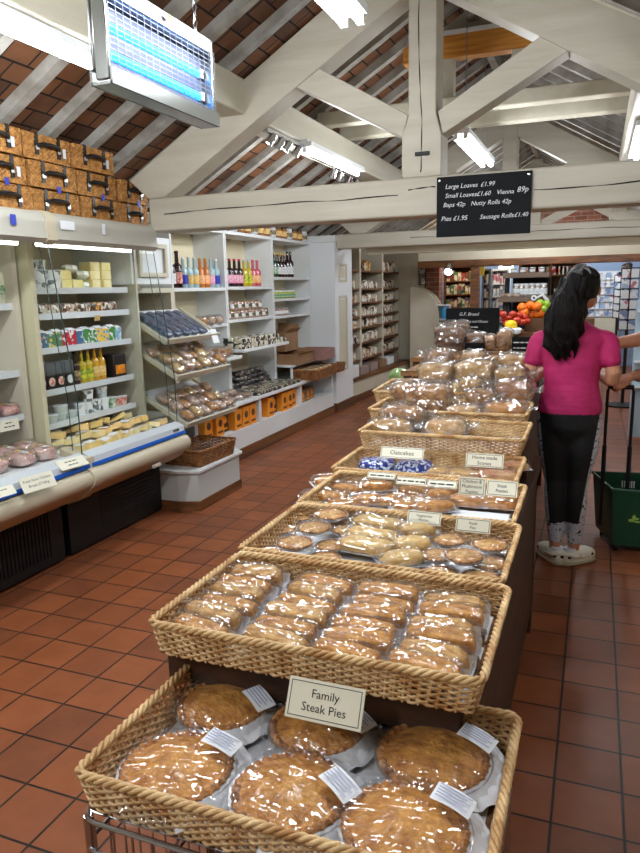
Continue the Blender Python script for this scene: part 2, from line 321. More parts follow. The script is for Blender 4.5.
# column between the two shelf bays, with raised panels on its aisle face
c = MB(); c.box(-3.54, -2.90, 7.93, 8.56, .12, 2.1); st('column', c, whitep, smooth=0)
c = MB(); c.box(-3.54, -2.885, 7.91, 8.60, 2.04, 2.12); st('column_trim', c, shelfw, smooth=0, bevel=.01)
for z0, z1 in ((1.58,1.80),(.50,1.42)):
    c = MB(); a, b = 8.06, 8.34
    c.box(-2.902,-2.885,a,b,z0,z0+.03); c.box(-2.902,-2.885,a,b,z1-.03,z1); c.box(-2.902,-2.885,a,a+.03,z0+.03,z1-.03); c.box(-2.902,-2.885,b-.03,b,z0+.03,z1-.03); c.box(-2.902,-2.893,a+.05,b-.05,z0+.05,z1-.05)
    st('column_panel', c, cream, smooth=0)
st('baseboard_column', MB().box(-3.54,-2.88,7.92,8.60,0,.12), oak, smooth=0)
# pier with cupboard panel between chiller and shelves
c = MB(); c.box(-3.54,-2.93,4.02,4.50,1.56,1.885); st('wall_pier', c, whitep, smooth=0)
c = MB()
for z0, z1, a, b in ((1.61,1.84,4.10,4.44),):
    c.box(-2.932,-2.912,a,b,z0,z0+.03); c.box(-2.932,-2.912,a,b,z1-.03,z1); c.box(-2.932,-2.912,a,a+.03,z0+.03,z1-.03); c.box(-2.932,-2.912,b-.03,b,z0+.03,z1-.03)
st('pier_panel_trim', c, cream, smooth=0)
# far partition with panel wall
st('wall_partition', MB().box(-3.54, -2.60, 11.30, 11.38, 0, 2.1), cream, smooth=0)
st('partition_trim', MB().box(-2.81,-2.80,11.285,11.305,.2,2.0), cream, smooth=0)
st('brick_column', MB().box(-2.60, -2.36, 11.32, 11.6, 0, 2.0), brickm, smooth=0)
st('post_column', MB().box(-1.72,-1.60,10.46,10.58,0,1.775), oak, smooth=0)
st('wall_upper_left', MB().box(-3.54,-3.40,4.5,13.8,2.06,2.15), wallcr, smooth=0)
# ================================================================= LIGHT FITTINGS
def batten(name, label, x, y0, y1, z, double=False, hang=False, group=None, zroof=None, wdt=.06):
    t = thing(name, label, 'ceiling light', (x,(y0+y1)/2,z), group=group); h = (y1-y0)/2
    MB().box(-wdt,wdt,-h,h,0,.035).box(-wdt*.5,wdt*.5,-h,h,.035,.05).build('housing', shelfw, t, smooth=0)
    for sx in ((-.034,.034) if double else (0,)):
        MB().tube([(sx,-h+.03,-.02),(sx,h-.03,-.02)], .017, 10).build('tube', tube_e, t)
        for e in (-h+.015, h-.015): MB().box(sx-.014,sx+.014,e-.012,e+.012,-.035,0).build('lampholder', shelfw, t, smooth=0)
    if hang:
        for yy in (-h*.7, h*.7):
            m = MB(); zt = zroof-z; n = int((zt-.05)/.024)
            for k in range(n):
                zc = .05+.012+k*.024; a = 0 if k % 2 else pi/2
                m.tube([(cos(a)*.006*cos(q), yy+sin(a)*.006*cos(q), zc+.015*sin(q)) for q in [2*pi*i/6 for i in range(6)]], .0022, 4, closed=True)
            m.build('chain', greym, t)
    return t
batten('fluorescent_light', 'white fluorescent batten under the purlin above the wicker hampers', -2.10, 1.35, 2.80, 2.495)
batten('fluorescent_light', 'long fluorescent batten under the purlin beyond the first truss with spotlights at its ends', -1.98, 4.82, 6.05, 2.49)
batten('fluorescent_light', 'twin-tube fluorescent light hanging low above the front pie baskets', -.93, 1.58, 2.80, 2.53, True, True, zroof=3.38)
batten('fluorescent_light', 'twin-tube fluorescent light hanging by chain behind the king post above the chalkboard', -.90, 4.95, 6.2, 2.50, True, True, zroof=3.38)
batten('fluorescent_light', 'fluorescent batten on the far purlin at the edge of the room', .245, 5.2, 6.5, 2.49)
batten('fluorescent_light', 'twin-tube fluorescent light hanging beyond the header beam', -.93, 8.9, 10.1, 2.55, True, True, zroof=3.38)
for x, y, lb in ((-.9,12.0,'added fluorescent batten brightening the wall of greetings cards in the back room'),(.6,11.2,'added fluorescent batten brightening the card spinners in the back room')): batten('fluorescent_light', lb, x, y, y+1.2, 2.30, True, True, zroof=3.38 if x < 0 else 2.58)  # two battens added to brighten the otherwise dark back room
for x, y in ((-.93,-1.2),(.25,1.0),(-2.1,-.9)): batten('fluorescent_light', 'fluorescent batten overhead behind the photographer', x, y, y+1.3, 2.49, group='battens behind the photographer')
def spot(label, p, aim, lit=True, group=None, s=1):
    t = thing('spotlight', label, 'spotlight', p, group=group); d = (Vector(aim)-Vector(p)).normalized(); q = d.to_track_quat('Z','Y').to_matrix().to_4x4()
    MB().tube([(0,0,0),(0,0,.05)], .008*s, 8).build('stem', chrome, t)
    MB().lathe([(.012*s,-.03*s),(.02*s,-.028*s),(.026*s,.01*s),(.032*s,.045*s),(.028*s,.045*s),(.02*s,.02*s),(0,.015*s)], 16, M=q).build('shade', chrome, t)
    MB().lathe([(0,.018*s),(.022*s,.026*s),(.026*s,.038*s),(0,.044*s)], 12, M=q).build('bulb', spot_e if lit else shelfw, t)
G = 'spotlights on the purlin beyond the first truss'
for i, (px, py, lit) in enumerate(((272,141,True),(281,146,False),(288,148,True),(298,152,False))):
    p = at(px, py, 'X', -1.98 - .0); p.z = 2.455
    spot('chrome spotlight, %s from the first truss beside the fluorescent batten' % ORD[i], p, p+Vector((-.6,-.3,-.8)), lit)
for i, (px, py) in enumerate(((334,171),(341,172),(350,175),(357,176))):
    p = at(px, py, 'X', -2.10); p.z = 2.46
    spot('lit spotlight beneath the fluorescent batten, %s along from the truss' % ORD[i], p, p+Vector((-.5,.3,-.8)), True)
spot('lit spotlight under the brown lintel by the brick column', at(449,268,'Y',10.4), (-2,9.5,1), True, s=2.0)
spot('chrome spotlight under the brown lintel above the greetings cards', at(628,266,'Y',10.4), (-.2,12,1.2), True, s=1.8)
# track rail for the small spots
tag(MB().box(-2.0,-1.965,4.2,4.8,2.475,2.50).build('spotlight_track', chrome, smooth=0), 'chrome track rail holding the spotlights beside the first truss', 'light track')
tag(MB().box(-2.125,-2.075,5.3,6.1,2.505,2.53).build('spotlight_track', chrome, smooth=0), 'second track rail under the purlin behind the lit batten', 'light track')
# insect killer
z0, z1, y0, y1, x0, x1 = 2.092, 2.365, 1.748, 2.345, -1.36, -1.30
t = thing('insect_killer', 'stainless steel electric fly killer with two blue ultraviolet tubes hung from chains', 'insect killer', (x0,y0,z0))
L = lambda: MB((0,0,0))
W, D, Hh = x1-x0, y1-y0, z1-z0
L().box(.012,.016,.012,D-.012,.03,Hh-.05).build('reflector', mat('dark_reflector', S(70,80,110), .5), t, smooth=0)
m = L(); m.box(0,.012,0,D,.03,Hh); m.box(.012,W,0,.012,.0,Hh); m.box(.012,W,D-.012,D,0,Hh); m.box(.012,W,.012,D-.012,Hh-.05,Hh); m.build('casing', steel, t, smooth=30, bevel=.004)
m = L(); m.box(.0,W+.012,-.004,D+.004,-.014,-.006); m.box(W+.006,W+.014,-.004,D+.004,-.014,.03); m.box(-.004,.004,-.004,D+.004,-.014,.03); m.build('catch_tray', steel, t, smooth=0)
for k, zz in enumerate((.085,.160)):
    L().tube([(W-.045,.03,zz),(W-.045,D-.03,zz)], .014, 10).build('uv_tube', uv_e, t)
    for yy in (.02, D-.03): L().box(W-.06,W-.03,yy-.008,yy+.01,zz-.014,zz+.014).build('lampholder', shelfw, t, smooth=0)
m = L()
for k in range(34): yy = .02+k*(D-.04)/33; m.beam((W-.02,yy,.0),(W-.02,yy,Hh-.05),.0016,.0016)
m.build('inner_grille', greym, t, smooth=0)
m = L()
for k in range(15): zz = .01+k*(Hh-.07)/14; m.beam((W+.004,.004,zz),(W+.004,D-.004,zz),.0014,.0014, up=(1,0,0))
for k in range(18): yy = .006+k*(D-.012)/17; m.beam((W+.006,yy,.0),(W+.006,yy,Hh-.045),.0014,.0014, up=(1,0,0))
m.build('guard_grille', greym, t, smooth=0)
for yy in (.12, D-.06):
    m = L(); xx = W*.5; zt = 3.5-TN*abs(-1.36-XR)-z1; n = int(zt/.026)
    for k in range(n):
        zc = Hh+.012+k*.026; a = 0 if k % 2 else pi/2
        m.tube([(xx+cos(a)*.007*cos(q), yy+sin(a)*.007*cos(q), zc+.017*sin(q)) for q in [2*pi*i/6 for i in range(6)]], .0025, 4, closed=True)
    m.build('chain', chrome, t)
L().sell((W+.013,D*.52,Hh-.022),(.0016,.018,.008),1,1,12,6).build('logo_badge', mat('orange_badge', S(190,90,40),.4), t)
# chalkboard on the tie beam
def board(name, label, px, Y, rows, z_off=0, tilt=0, frame=False, th=.012, legs=False):
    """px: (x0,y0,x1,y1) pixel box at plane Y -> real board"""
    a = at(px[0],px[1],'Y',Y); b = at(px[2],px[3],'Y',Y); c = at(px[2],px[1],'Y',Y)
    w_ = b.x-a.x; h_ = (a.z+c.z)/2-b.z
    t = thing(name, label, 'chalkboard', (a.x, Y, b.z), rot=(-tilt,0,0))
    MB().box(0,w_,0,th,0,h_).build('board', chalk, t, smooth=0)
    for (u, v, s, body) in rows: text(body, s*h_, t, (u*w_, -.001, v*h_), m=chalkw, shear=.25)
    return t, w_, h_
t, w_, h_ = board('chalkboard', 'black price chalkboard listing loaves and pies hung on the white tie beam', (437,174,530,233), 3.93,
 [(.09,.80,.105,'Large Loaves'),(.47,.80,.105,'£1.99'),(.09,.65,.105,'Small Loaves'),(.43,.65,.105,'£1.60'),(.64,.655,.105,'Vienna'),(.85,.67,.125,'89p'),(.07,.50,.105,'Baps 42p'),(.37,.50,.105,'Nutty Rolls 42p'),(.05,.27,.11,'Pies £1.95'),(.47,.27,.105,'Sausage Rolls'),(.83,.275,.10,'£1.40')])
for u in (.03,.97): MB().lathe([(0,0),(.006,0),(.006,.004),(0,.005)],8,M=Matrix.Rotation(pi/2,4,'X'),c=(u*w_,-.001,h_*.94)).build('screw', steel, t)
tag(MB().box(-.965,-.885,3.945,3.958,2.205,2.225).build('metal_plate', blackm, smooth=0, bevel=.003), 'small black metal plate fixed low on the king post', 'metal plate')
# wiring on the right principal rafter
tag(MB().tube([(-.50,3.945,3.07),(-.1,3.945,2.86),(.4,3.945,2.58),(.9,3.945,2.28)], .008, 6).build('cable', cream), 'painted cable running down the principal rafter', 'cable')
# ================================================================= BASKETS
def rrect(w, d, r, step):
    """closed path round a rounded rectangle, list of (point, outward normal)"""
    P = []; hw, hd = w/2-r, d/2-r
    segs = [((-hw,-d/2),(hw,-d/2),(0,-1)),((w/2,-hd),(w/2,hd),(1,0)),((hw,d/2),(-hw,d/2),(0,1)),((-w/2,hd),(-w/2,-hd),(-1,0))]
    cs = [(hw,-hd,-pi/2),(hw,hd,0),(-hw,hd,pi/2),(-hw,-hd,pi)]
    for (a,b,nn),(cx_,cy_,a0) in zip(segs, cs):
        L_ = math.dist(a,b); n = max(2, int(L_/step))
        for i in range(n): t = i/n; P.append((Vector((a[0]+(b[0]-a[0])*t, a[1]+(b[1]-a[1])*t, 0)), Vector((nn[0],nn[1],0))))
        for i in range(4): an = a0+pi/2*i/4; P.append((Vector((cx_+r*cos(an), cy_+r*sin(an), 0)), Vector((cos(an),sin(an),0))))
    return P
def basket_parts(t, w, d, h, mw, mr, row=.0054, sp=.017, liner=True, taper=.95, rimr=.0068, bz=.006):
    """origin at bottom centre; open woven tray"""
    path = rrect(w, d, .018, sp/3.0); n = len(path)
    nst = max(8, 2*round(n/6)); rows = max(3, int((h-.012)/row)); m = MB()
    for k in range(rows):
        z = .006+(h-.016)*k/(rows-1); sc_ = taper+(1-taper)*z/h
        pts = [p*sc_+nn*(.0036*sin(pi*nst*i/n+pi*(k%2))) + Vector((0,0,z+.0006*sin(i*1.7+k))) for i,(p,nn) in enumerate(path)]
        m.tube(pts, row*.49, 5, closed=True)
    m.build('woven_wall', mw, t, smooth=80)
    m = MB()
    for q in range(nst):
        i = int(n*(q+.5)/nst); p, nn = path[i]; m.tube([p*taper+Vector((0,0,.002)), p+Vector((0,0,h-.004))], .0028, 5)
    m.build('stake', mw, t, smooth=80)['kind'] = 'stuff'
    m = MB(); ph = 2*pi*max(12, int((w+d)*2/.05))
    for s_ in range(3):
        pts = [p*1.0+nn*(.0045*cos(ph*i/n+s_*2.094))+Vector((0,0,h-.001+.0045*sin(ph*i/n+s_*2.094))) for i,(p,nn) in enumerate(path)]
        m.tube(pts, rimr*.62, 5, closed=True)
    m.build('rim', mr, t, smooth=80)
    m = MB(); m.box(-w/2*taper,w/2*taper,-d/2*taper,d/2*taper,bz-.005,bz); m.build('base', wickb, t, smooth=0)
    if liner:
        a, b = w/2*taper-.012, d/2*taper-.012
        m = MB(); m.grid(lambda u,v: Vector((-a+2*a*u, -b+2*b*v, .009+.003*noise.noise(Vector((u*9,v*7,w))))), 24, 16); m.build('paper_liner', paper, t)
    return t
W0, D0, H0 = .645, .385, .071
def tray(label, x, y, zrim, w=W0, d=D0, h=H0, rz=0, liner=True, mw=wick, mr=wickr, group='wicker trays along the bakery table', bz=.006):
    t = thing('wicker_tray', label, 'basket', (x,y,zrim-h), rz, group); return basket_parts(t, w, d, h, mw, mr, liner=liner, bz=bz)
B1 = (-.412, .957, .755); B2 = (-.464, 1.245, .866); B3 = (-.482, 1.655, .866); B4 = (-.505, 2.085, .856); B5 = (-.54, 2.465, .862); B6 = (-.548, 2.80, .932); B7 = (-.60, 3.185, .955); B8 = (-.66, 3.62, .985)
tray('low wicker tray on the wire rack holding the six family steak pies', *B1)
pr = Proto(tray('wicker tray packed with rows of wrapped sausage rolls', *B2, bz=.008))
pr.used = True; KIDS[pr.r.name] = [(c, []) for c in COL.objects if c.parent == pr.r]
def tcopy(label, B, rz=0, sc=(1,1,1)): return dup(pr.r, (B[0],B[1],B[2]-H0*sc[2]), rz, label, 'wicker trays along the bakery table', sc)
tcopy('wicker tray holding small pies in foil dishes and pale pasties', B3)
tcopy('wicker tray with pasties and a white card behind the pie tray', B4)
tcopy('wicker tray holding the blue bagged oatcakes', B5, sc=(1,.9,1))
tcopy('half-empty wicker tray with bagged loaves at one end, raised behind the oatcakes', B6, sc=(1,.9,1))
tcopy('wicker tray with the large tin loaf and the long vienna loaf', B7, rz=.0, sc=(1.08,.9,1))
tcopy('large wicker tray of bagged loaves beside the woman in pink', B8, rz=.06, sc=(1.2,1.25,1))
# ---- stands
wood_d = mat('dark_stand_wood', S(78,50,32), .6, c2=S(50,32,20), ns=5, stretch=(2,.4,6))
t = thing('display_table', 'dark wooden table carrying the wicker trays of pies and pasties', 'table', (-.5,2.0,0))
MB().box(-.28,.315,-.90,1.03,.72,.780).build('tabletop', wood_d, t, smooth=0)
MB().box(.285,.305,-.80,1.0,.12,.72).build('side_panel', wood_d, t, smooth=0); MB().box(-.275,-.255,-.80,1.0,.12,.72).build('side_panel', wood_d, t, smooth=0)
MB().box(-.25,.285,-.80,-.78,.12,.72).build('front_panel', wood_d, t, smooth=0)
for x in (-.245,.275):
    for y in (-.78,.98): MB().box(x-.03,x+.03,y-.03,y+.03,0,.72).build('leg', wood_d, t, smooth=0)
MB().box(-.28,.29,.66,.97,.780,.862).build('riser', wood_d, t, smooth=0)
t = thing('display_table', 'long wooden table carrying the trays of bread beside the woman in pink', 'table', (-.70,4.2,0))
MB().prism([(-.22,-1.17),(.40,-1.17),(.40,1.25),(-.40,1.25),(-.40,-.25),(-.22,-.25)],.80,.86,'Z').build('tabletop', wood_d, t, smooth=0)
MB().box(.34,.36,-1.1,1.15,.1,.80).build('side_panel', wood_d, t, smooth=0); MB().box(-.20,-.18,-1.1,1.15,.1,.80).build('side_panel', wood_d, t, smooth=0)
for x in (-.19,.35):
    for y in (-1.12,1.18): MB().box(x-.03,x+.03,y-.03,y+.03,0,.80).build('leg', wood_d, t, smooth=0)
# wire rack under the first tray
t = thing('wire_rack', 'chrome wire dump bin standing under the front tray of steak pies', 'wire rack', (B1[0],B1[1],0))
m = MB(); hw, hd = .315, .20
def loop(z, s=1.0): return [p*s+Vector((0,0,z)) for p,_ in rrect(hw*2, hd*2, .03, .2)]
for z in (.680,.625): m.tube(loop(z), .0042, 8, closed=True)
for z in (.10,.25,.40): m.tube(loop(z), .003, 6, closed=True)
m.build('ring_wire', chrome, t)
m = MB()
for k in range(17): x = -hw+.03+k*(2*hw-.06)/16; m.tube([(x,-hd,.680),(x,-hd,.60),(x,-hd,.06),(x,hd,.06),(x,hd,.680)], .0022, 5)
for k in range(10): y = -hd+.03+k*(2*hd-.06)/9; m.tube([(-hw,y,.680),(-hw,y,.06),(hw,y,.06),(hw,y,.680)], .0022, 5)
m.build('mesh_wire', chrome, t)
m = MB()
for k in range(9): y = -hd+.02+k*(2*hd-.04)/8; m.tube([(-hw,y,.680),(hw,y,.680)], .0025, 5)
m.build('shelf_wire', chrome, t)
for x in (-hw+.01,hw-.01):
    for y in (-hd+.01,hd-.01): MB().tube([(x,y,0),(x,y,.680)], .008, 8).build('leg', chrome, t)
# ================================================================= PIES
pastryg = mat('pastry_gold', S(228,180,104), .42, c2=S(182,122,54), ns=34, bump=.9, bs=70, coat=.25, vary=.12)
def sheet(fn, nu, nv, name, m, parent): return MB().grid(fn, nu, nv).build(name, m, parent, smooth=60)
def pie(label, p, R, seed, rz=0, group=None, big=True, tiltx=0):
    t = thing('steak_pie' if big else 'small_pie', label, 'pie', p, rz, group, rot=(tiltx,0,rz)); rnd = random.Random(seed)
    h = R*.30; ncr = 34 if big else 22; n = 72 if big else 44
    N_ = lambda x,y,s,f: noise.noise(Vector((x*f, y*f, seed*3.3+s)))
    # foil dish
    m = MB(); m.lathe([(0,.001),(R*.74,.001),(R*.80,.003),(R*.97,h*.72),(R*1.06,h*.80),(R*1.06,h*.86),(R*.95,h*.80)], n, fn=lambda r,z,a,i: (r*(1+.012*sin(a*36)), z)); m.build('foil_dish', foil, t)
    # pastry: crimped rim then dome
    prof = [(R*.90,h*.78),(R*.985,h*.80),(R*1.0,h*.98),(R*.955,h*1.12),(R*.90,h*1.10),(R*.86,h*1.0),(R*.78,h*1.10),(R*.62,h*1.32),(R*.42,h*1.5),(R*.2,h*1.58),(0.0,h*1.6)]
    def fn(r,z,a,i):
        c = (1 if 1 <= i <= 4 else 0); x, y = r*cos(a), r*sin(a)
        r2 = r*(1+c*(.020*sin(a*ncr)+.012*N_(cos(a),sin(a),1,3)))
        z2 = z+c*h*.10*cos(a*ncr)+(h*.16*N_(x,y,2,3/R) + h*.05*N_(x,y,4,9/R) if i > 4 else 0); return r2, z2
    m = MB(); m.lathe(prof, n*2 if big else n, fn=fn)
    nr = n*2 if big else n
    o = m.build('pastry_lid', [pastry if big else pastryg, pastryd], t)
    for pl in o.data.polygons:
        if (Vector(pl.center).xy.length > R*.87): pl.material_index = 1
    # cling film drawn over the pie, ruffled at its edge
    def film_fn(u, v):
        r = (u)*R*1.30; a = 2*pi*v; x, y = r*cos(a), r*sin(a)
        q = r/R
        z = h*1.66*(1-.18*q*q) if q < .97 else max(.006, h*1.38-(q-.97)*h*3.6)
        wr = .5+.5*abs(sin(a*3+seed)); z += h*.10*noise.noise(Vector((x*24,y*24,seed)))*1 + (h*.30*noise.noise(Vector((cos(a)*5,sin(a)*5,seed+q*2))) if q > .95 else h*.06*sin(a*13+seed+q*4)*q)
        rr = r*(1+(.07*noise.noise(Vector((cos(a)*3,sin(a)*3,seed+8))) if q > 1 else 0)); return Vector((rr*cos(a), rr*sin(a), z+.002))
    sheet(film_fn, 22, 80 if big else 40, 'cling_film', filmm, t)
    if big:
        m = MB(); w_, h_ = .062, .040; m.grid(lambda u,v: Vector(((u-.5)*w_, (v-.5)*h_, .004*sin(u*3))), 6, 1)
        o = m.build('price_sticker', [cardw], t, smooth=60); o.location = (R*.72, R*.42, h*1.72); o.rotation_euler = (0,.22,-rz-.35+rnd.uniform(-.3,.3))
        m = MB()
        for k in range(5): m.box(-w_*.42, w_*(.42-.12*(k%2)), h_*.33-k*h_*.16-.0011, h_*.33-k*h_*.16+.0011, .0052, .0056)
        g = m.build('printed_line', inkg, o, smooth=0)
        # loose white greaseproof ruffle beside the dish
        def rf(u, v):
            a = -1.3+2.5*u; r = R*(1.0+.34*v); return Vector((r*cos(a), r*sin(a), .006+.018*v*abs(noise.noise(Vector((u*9,v*3,seed))))+.02*(1-v)))
        sheet(rf, 30, 5, 'greaseproof_paper', paper, t)
    return t
Rb = .094; zb = B1[2]-H0+.011
PB = [((223,700),'steak pie at the back of the front tray beside its aisle end',1),((177,764),'steak pie in the front corner of the tray on the chiller side',2),((318,722),'steak pie tucked behind the Family Steak Pies card',3),((291,789),'steak pie in the middle of the front row of the tray',4),((433,752),'steak pie with dark glazed rim at the back corner near the wicker end',5),((405,822),'steak pie in the front row at the woven end, beside two price stickers',6)]
for (px, lb, sd) in PB:
    p = at(px[0], px[1], 'Z', zb+.032); p.z = zb; pie(lb, p, Rb*(.93 if sd in (1,3) else 1), sd, rz=random.Random(sd).uniform(-.5,.3), group='family steak pies in the front tray')
# ================================================================= WRAPPED ROLLS, PASTIES
def pillow(nu, nv, a, b, h, seed, wr=.25, M=None, fl=.35):
    """closed film bag surface: superellipsoid whose rim is flattened into a crimped seal"""
    m = MB(); 
    def fn(p):
        q = sqrt((p.x/a)**2+(p.y/b)**2); nz = noise.noise(Vector((p.x*40,p.y*40,seed)))+.6*noise.noise(Vector((p.x*90,p.y*90,seed+4)))
        return Vector((p.x*(1+.05*noise.noise(Vector((p.y*60,seed,1)))), p.y*(1+.05*noise.noise(Vector((p.x*60,seed,2)))), p.z+h*wr*nz*(.4+.6*q)))
    m.sell((0,0,h*.5), (a,b,h*.56), .75, .45, nu, nv, fn=fn, M=M); return m
def roll_pack(label, seed, group, two=True, mt=pastry, l=.128, w=.056, h=.036):
    t = thing('sausage_roll', label, 'sausage roll', group=group)
    m = MB(); sd = seed
    m.sell((0,0,h*.52), (l/2,w*.46,h*.5), .55, .42, 26, 12, nz=.006, nf=45, seed=sd)
    m.build('roll', mt, t, smooth=80)
    def pf(u, v):
        x = -l*.56+l*1.12*u; y = -w*.62+w*1.24*v; e = abs(v-.5)*2
        return Vector((x, y, .001+h*.42*max(0,(e-.72))/.28+.003*noise.noise(Vector((u*12,v*5,sd)))))
    sheet(pf, 18, 8, 'paper_tray', paper, t)
    pillow(30, 14, l*.58, w*.60, h*1.12, sd, .22).build('cling_film', filmm, t, smooth=80)
    return t
protos = [Proto(roll_pack('sausage roll', s, 'sausage rolls in the second tray', mt=mt)) for s, mt in ((1,pastry),(2,pastry),(3,pastryg),(4,pastryg))]
zb2 = B2[2]-.062; r_ = random.Random(3)
colx = (-.232,-.080,.072,.220); k = 0
for ci in range(4):
    nrow = 6
    for ri in range(nrow):
        x = B2[0]+colx[ci]+r_.uniform(-.008,.008)-.004*ri*(1 if ci==0 else 0); y = B2[1]-.138+ri*.0535+r_.uniform(-.004,.004)
        lay = .005*((ri+ci)%2)+ .012
        lb = 'wrapped sausage roll, %s from the front in the %s column from the aisle end' % (ORD[ri], ORD[ci])
        protos[[0,1,2,3,0,1][(ri*3+ci*2)%6]].put((x,y,zb2+lay), r_.uniform(-.10,.14)+(.12 if ci<2 else 0), lb, 'sausage rolls in the second tray', rot=(radians(r_.uniform(2,12)), r_.uniform(-.05,.05), r_.uniform(-.10,.14)-(.10 if ci<2 else 0)), scale=(1.04,.84,1.15))
def pasty(name, label, group, kind, seed, a=.052, b=.036, h=.030, mt=pastry):
    t = thing(name, label, 'pasty', group=group); m = MB()
    if kind == 'square': m.sell((0,0,h*.5),(a,b,h*.5),.4,.25,28,12,nz=.005,nf=50,seed=seed)
    elif kind == 'half':
        def fn(p):
            q = (p.y/b); return Vector((p.x*(1-.28*max(0,q)), p.y, p.z*(1-.35*max(0,q))))
        m.sell((0,0,h*.5),(a,b,h*.5),.8,.8,30,12,nz=.005,nf=55,seed=seed,fn=fn)
        m.tube([(a*1.0*cos(an), b*.95*sin(an), h*.35+.002*sin(an*24)) for an in [pi*(i/24) for i in range(25)]], .004, 6)
    else: m.sell((0,0,h*.5),(a,b,h*.5),.6,.5,28,12,nz=.006,nf=45,seed=seed)
    m.build('pastry', mt, t, smooth=80)
    def pf(u, v): return Vector(((u-.5)*a*2.3,(v-.5)*b*2.4,.001+.010*max(abs(u-.5),abs(v-.5))**2*2+.002*noise.noise(Vector((u*12,v*5,seed)))))
    sheet(pf, 10, 10, 'paper_tray', paper, t)
    pillow(28, 12, a*1.18, b*1.25, h*1.15, seed, .25).build('cling_film', filmm, t, smooth=80); return t
def place(P, px, py, z, rz, label, group, sc=None, rot=None):
    p = at(px, py, 'Z', z); return P.put(p, rz, label, group, scale=sc, rot=rot)
z3 = B3[2]-.062
GP = 'small foil pies and pasties in the third tray'
def spie(px, py, z, R, seed, label, tl=0): 
    p = at(px, py+2, 'Z', z+.02); p.z = z; return pie(label, p, R, seed, random.Random(seed).uniform(-1,1), GP, False, tl)
spie(295,538,z3+.048,.047,21,'foil-dish pie resting on top at the front corner of the third tray')
spie(314,523,z3+.046,.046,22,'foil-dish pie with a folded white wrap behind the corner pie')
spie(331,510,z3+.044,.048,23,'foil-dish pie on a paper collar at the back of the third tray')
spie(347,525,z3+.020,.042,24,'dark pie sunk between the foil pies and the pale pasties')
spie(331,540,z3+.018,.041,25,'brown pie low beside the corner foil pie')
spie(324,553,z3+.014,.042,26,'brown pie at the front rim under the corner foil pie')
spie(268,546,z3+.014,.036,27,'small pie half hidden in the aisle corner of the third tray')
spie(300,512,z3+.014,.038,28,'small pie behind the folded white wrap')
spie(449,535,z3+.022,.044,31,'pie under the Steak Pies card at the back')
spie(437,550,z3+.022,.042,32,'pie beside the pale pasties towards the far end of the tray')
spie(464,551,z3+.042,.047,33,'foil-dish pie raised on top in front of the Steak Pies card')
spie(490,540,z3+.022,.046,34,'brown pie in the back corner by the woven end')
spie(488,558,z3+.020,.042,35,'brown pie against the woven end, half way along')
spie(440,568,z3+.014,.043,36,'dark pie at the front rim, first of two')
spie(480,572,z3+.014,.045,37,'dark pie at the front rim by the woven end')
spie(283,524,z3+.012,.038,29,'small pie against the aisle wall of the third tray')
spie(302,557,z3+.010,.038,30,'small pie at the front rim below the corner foil pie')
pal = Proto(pasty('pasty','pale pasty','x','roll',41,.062,.030,.032,pale)); half = Proto(pasty('pasty','pale half pasty','x','half',42,.050,.040,.030,pale))
for i,(px,py,zz,rz,lb) in enumerate([(377,527,.034,-.1,'pale oblong pasty at the back of the middle pack'),(371,539,.026,-.1,'pale oblong pasty in the middle of the middle pack'),(366,549,.02,-.12,'pale oblong pasty at the front of the middle pack on white paper'),(352,540,.012,-.1,'pale oblong pasty half under the middle pack')][:3]): place(pal, px, py+3, z3+zz, rz, lb, GP, (1.12,1.1,1.1))
for i,(px,py,zz,rz,lb) in enumerate([(416,531,.030,.5,'pale curved pasty at the back of the fanned row'),(410,546,.022,.6,'pale curved pasty in the middle of the fanned row'),(402,560,.014,.7,'pale curved pasty at the front of the fanned row')]): place(half, px, py+3, z3+zz, rz, lb, GP, 1.1)
z4 = B4[2]-.062; G4 = 'pasties in the fourth tray'
hb = Proto(pasty('pasty','brown half pasty',G4,'half',51,.052,.032,.030,pastry)); sq = Proto(pasty('pasty','square pasty',G4,'square',52,.048,.040,.028,pastry))
for i,(px,py,zz) in enumerate([(358,481,.016),(348,491,.016),(332,499,.016),(376,488,.024),(366,502,.010),(318,500,.004),(345,505,.004),(385,503,.004)]):
    place(hb, px, py+2, z4+zz, [.1,.0,-.1,.5,.6,.2,.3,.4][i], 'golden pasty, %s of the loose ones at the aisle end of the fourth tray' % ORD[i], G4, 1.12)
p = at(399,497,'Z',z4+.02); p.z = z4+.01; pie('deep foil-dish pie beside the loose golden pasties in the fourth tray', p, .044, 55, 0, G4, False)
for i,(px,py,zz) in enumerate([(417,494,.012),(444,496,.022),(434,509,.012),(421,505,.0)]): place(hb, px, py+2, z4+zz, [.2,.8,.5,.1][i], 'crimped pasty, %s in the middle of the fourth tray' % ORD[i], G4, 1.2)
for i,(px,py,zz) in enumerate([(428,486,.010),(456,488,.010),(388,483,.012),(330,483,.010),(410,508,.004)]): place(hb, px, py+2, z4+zz, [.3,-.4,.2,.6,.1][i], 'plain golden pasty tucked behind, %s from the crimped ones in the fourth tray' % ORD[i], G4, 1.15)
place(sq, 469,504, z4+.014, 0, 'square chicken pasty under the Chicken and Mushroom card', G4, 1.18)
place(sq, 498,506, z4+.014, 0, 'square steak pasty beside the chicken one at the woven end', G4, 1.18)
a = at(480,517,'Z',z4+.010)
t = thing('packing_card','blank white card lying in front of the two square pasties','card', a); MB().box(-.085,.085,-.05,.04,.0,.004).build('sheet', cardw, t, smooth=0)
z5 = B5[2]-.062; G5 = 'bags in the oatcake tray'
bluep = patches('blue_print', [S(30,50,150),S(215,225,240),S(20,30,110),S(190,205,230),S(40,60,150)], 110, .3, .6)
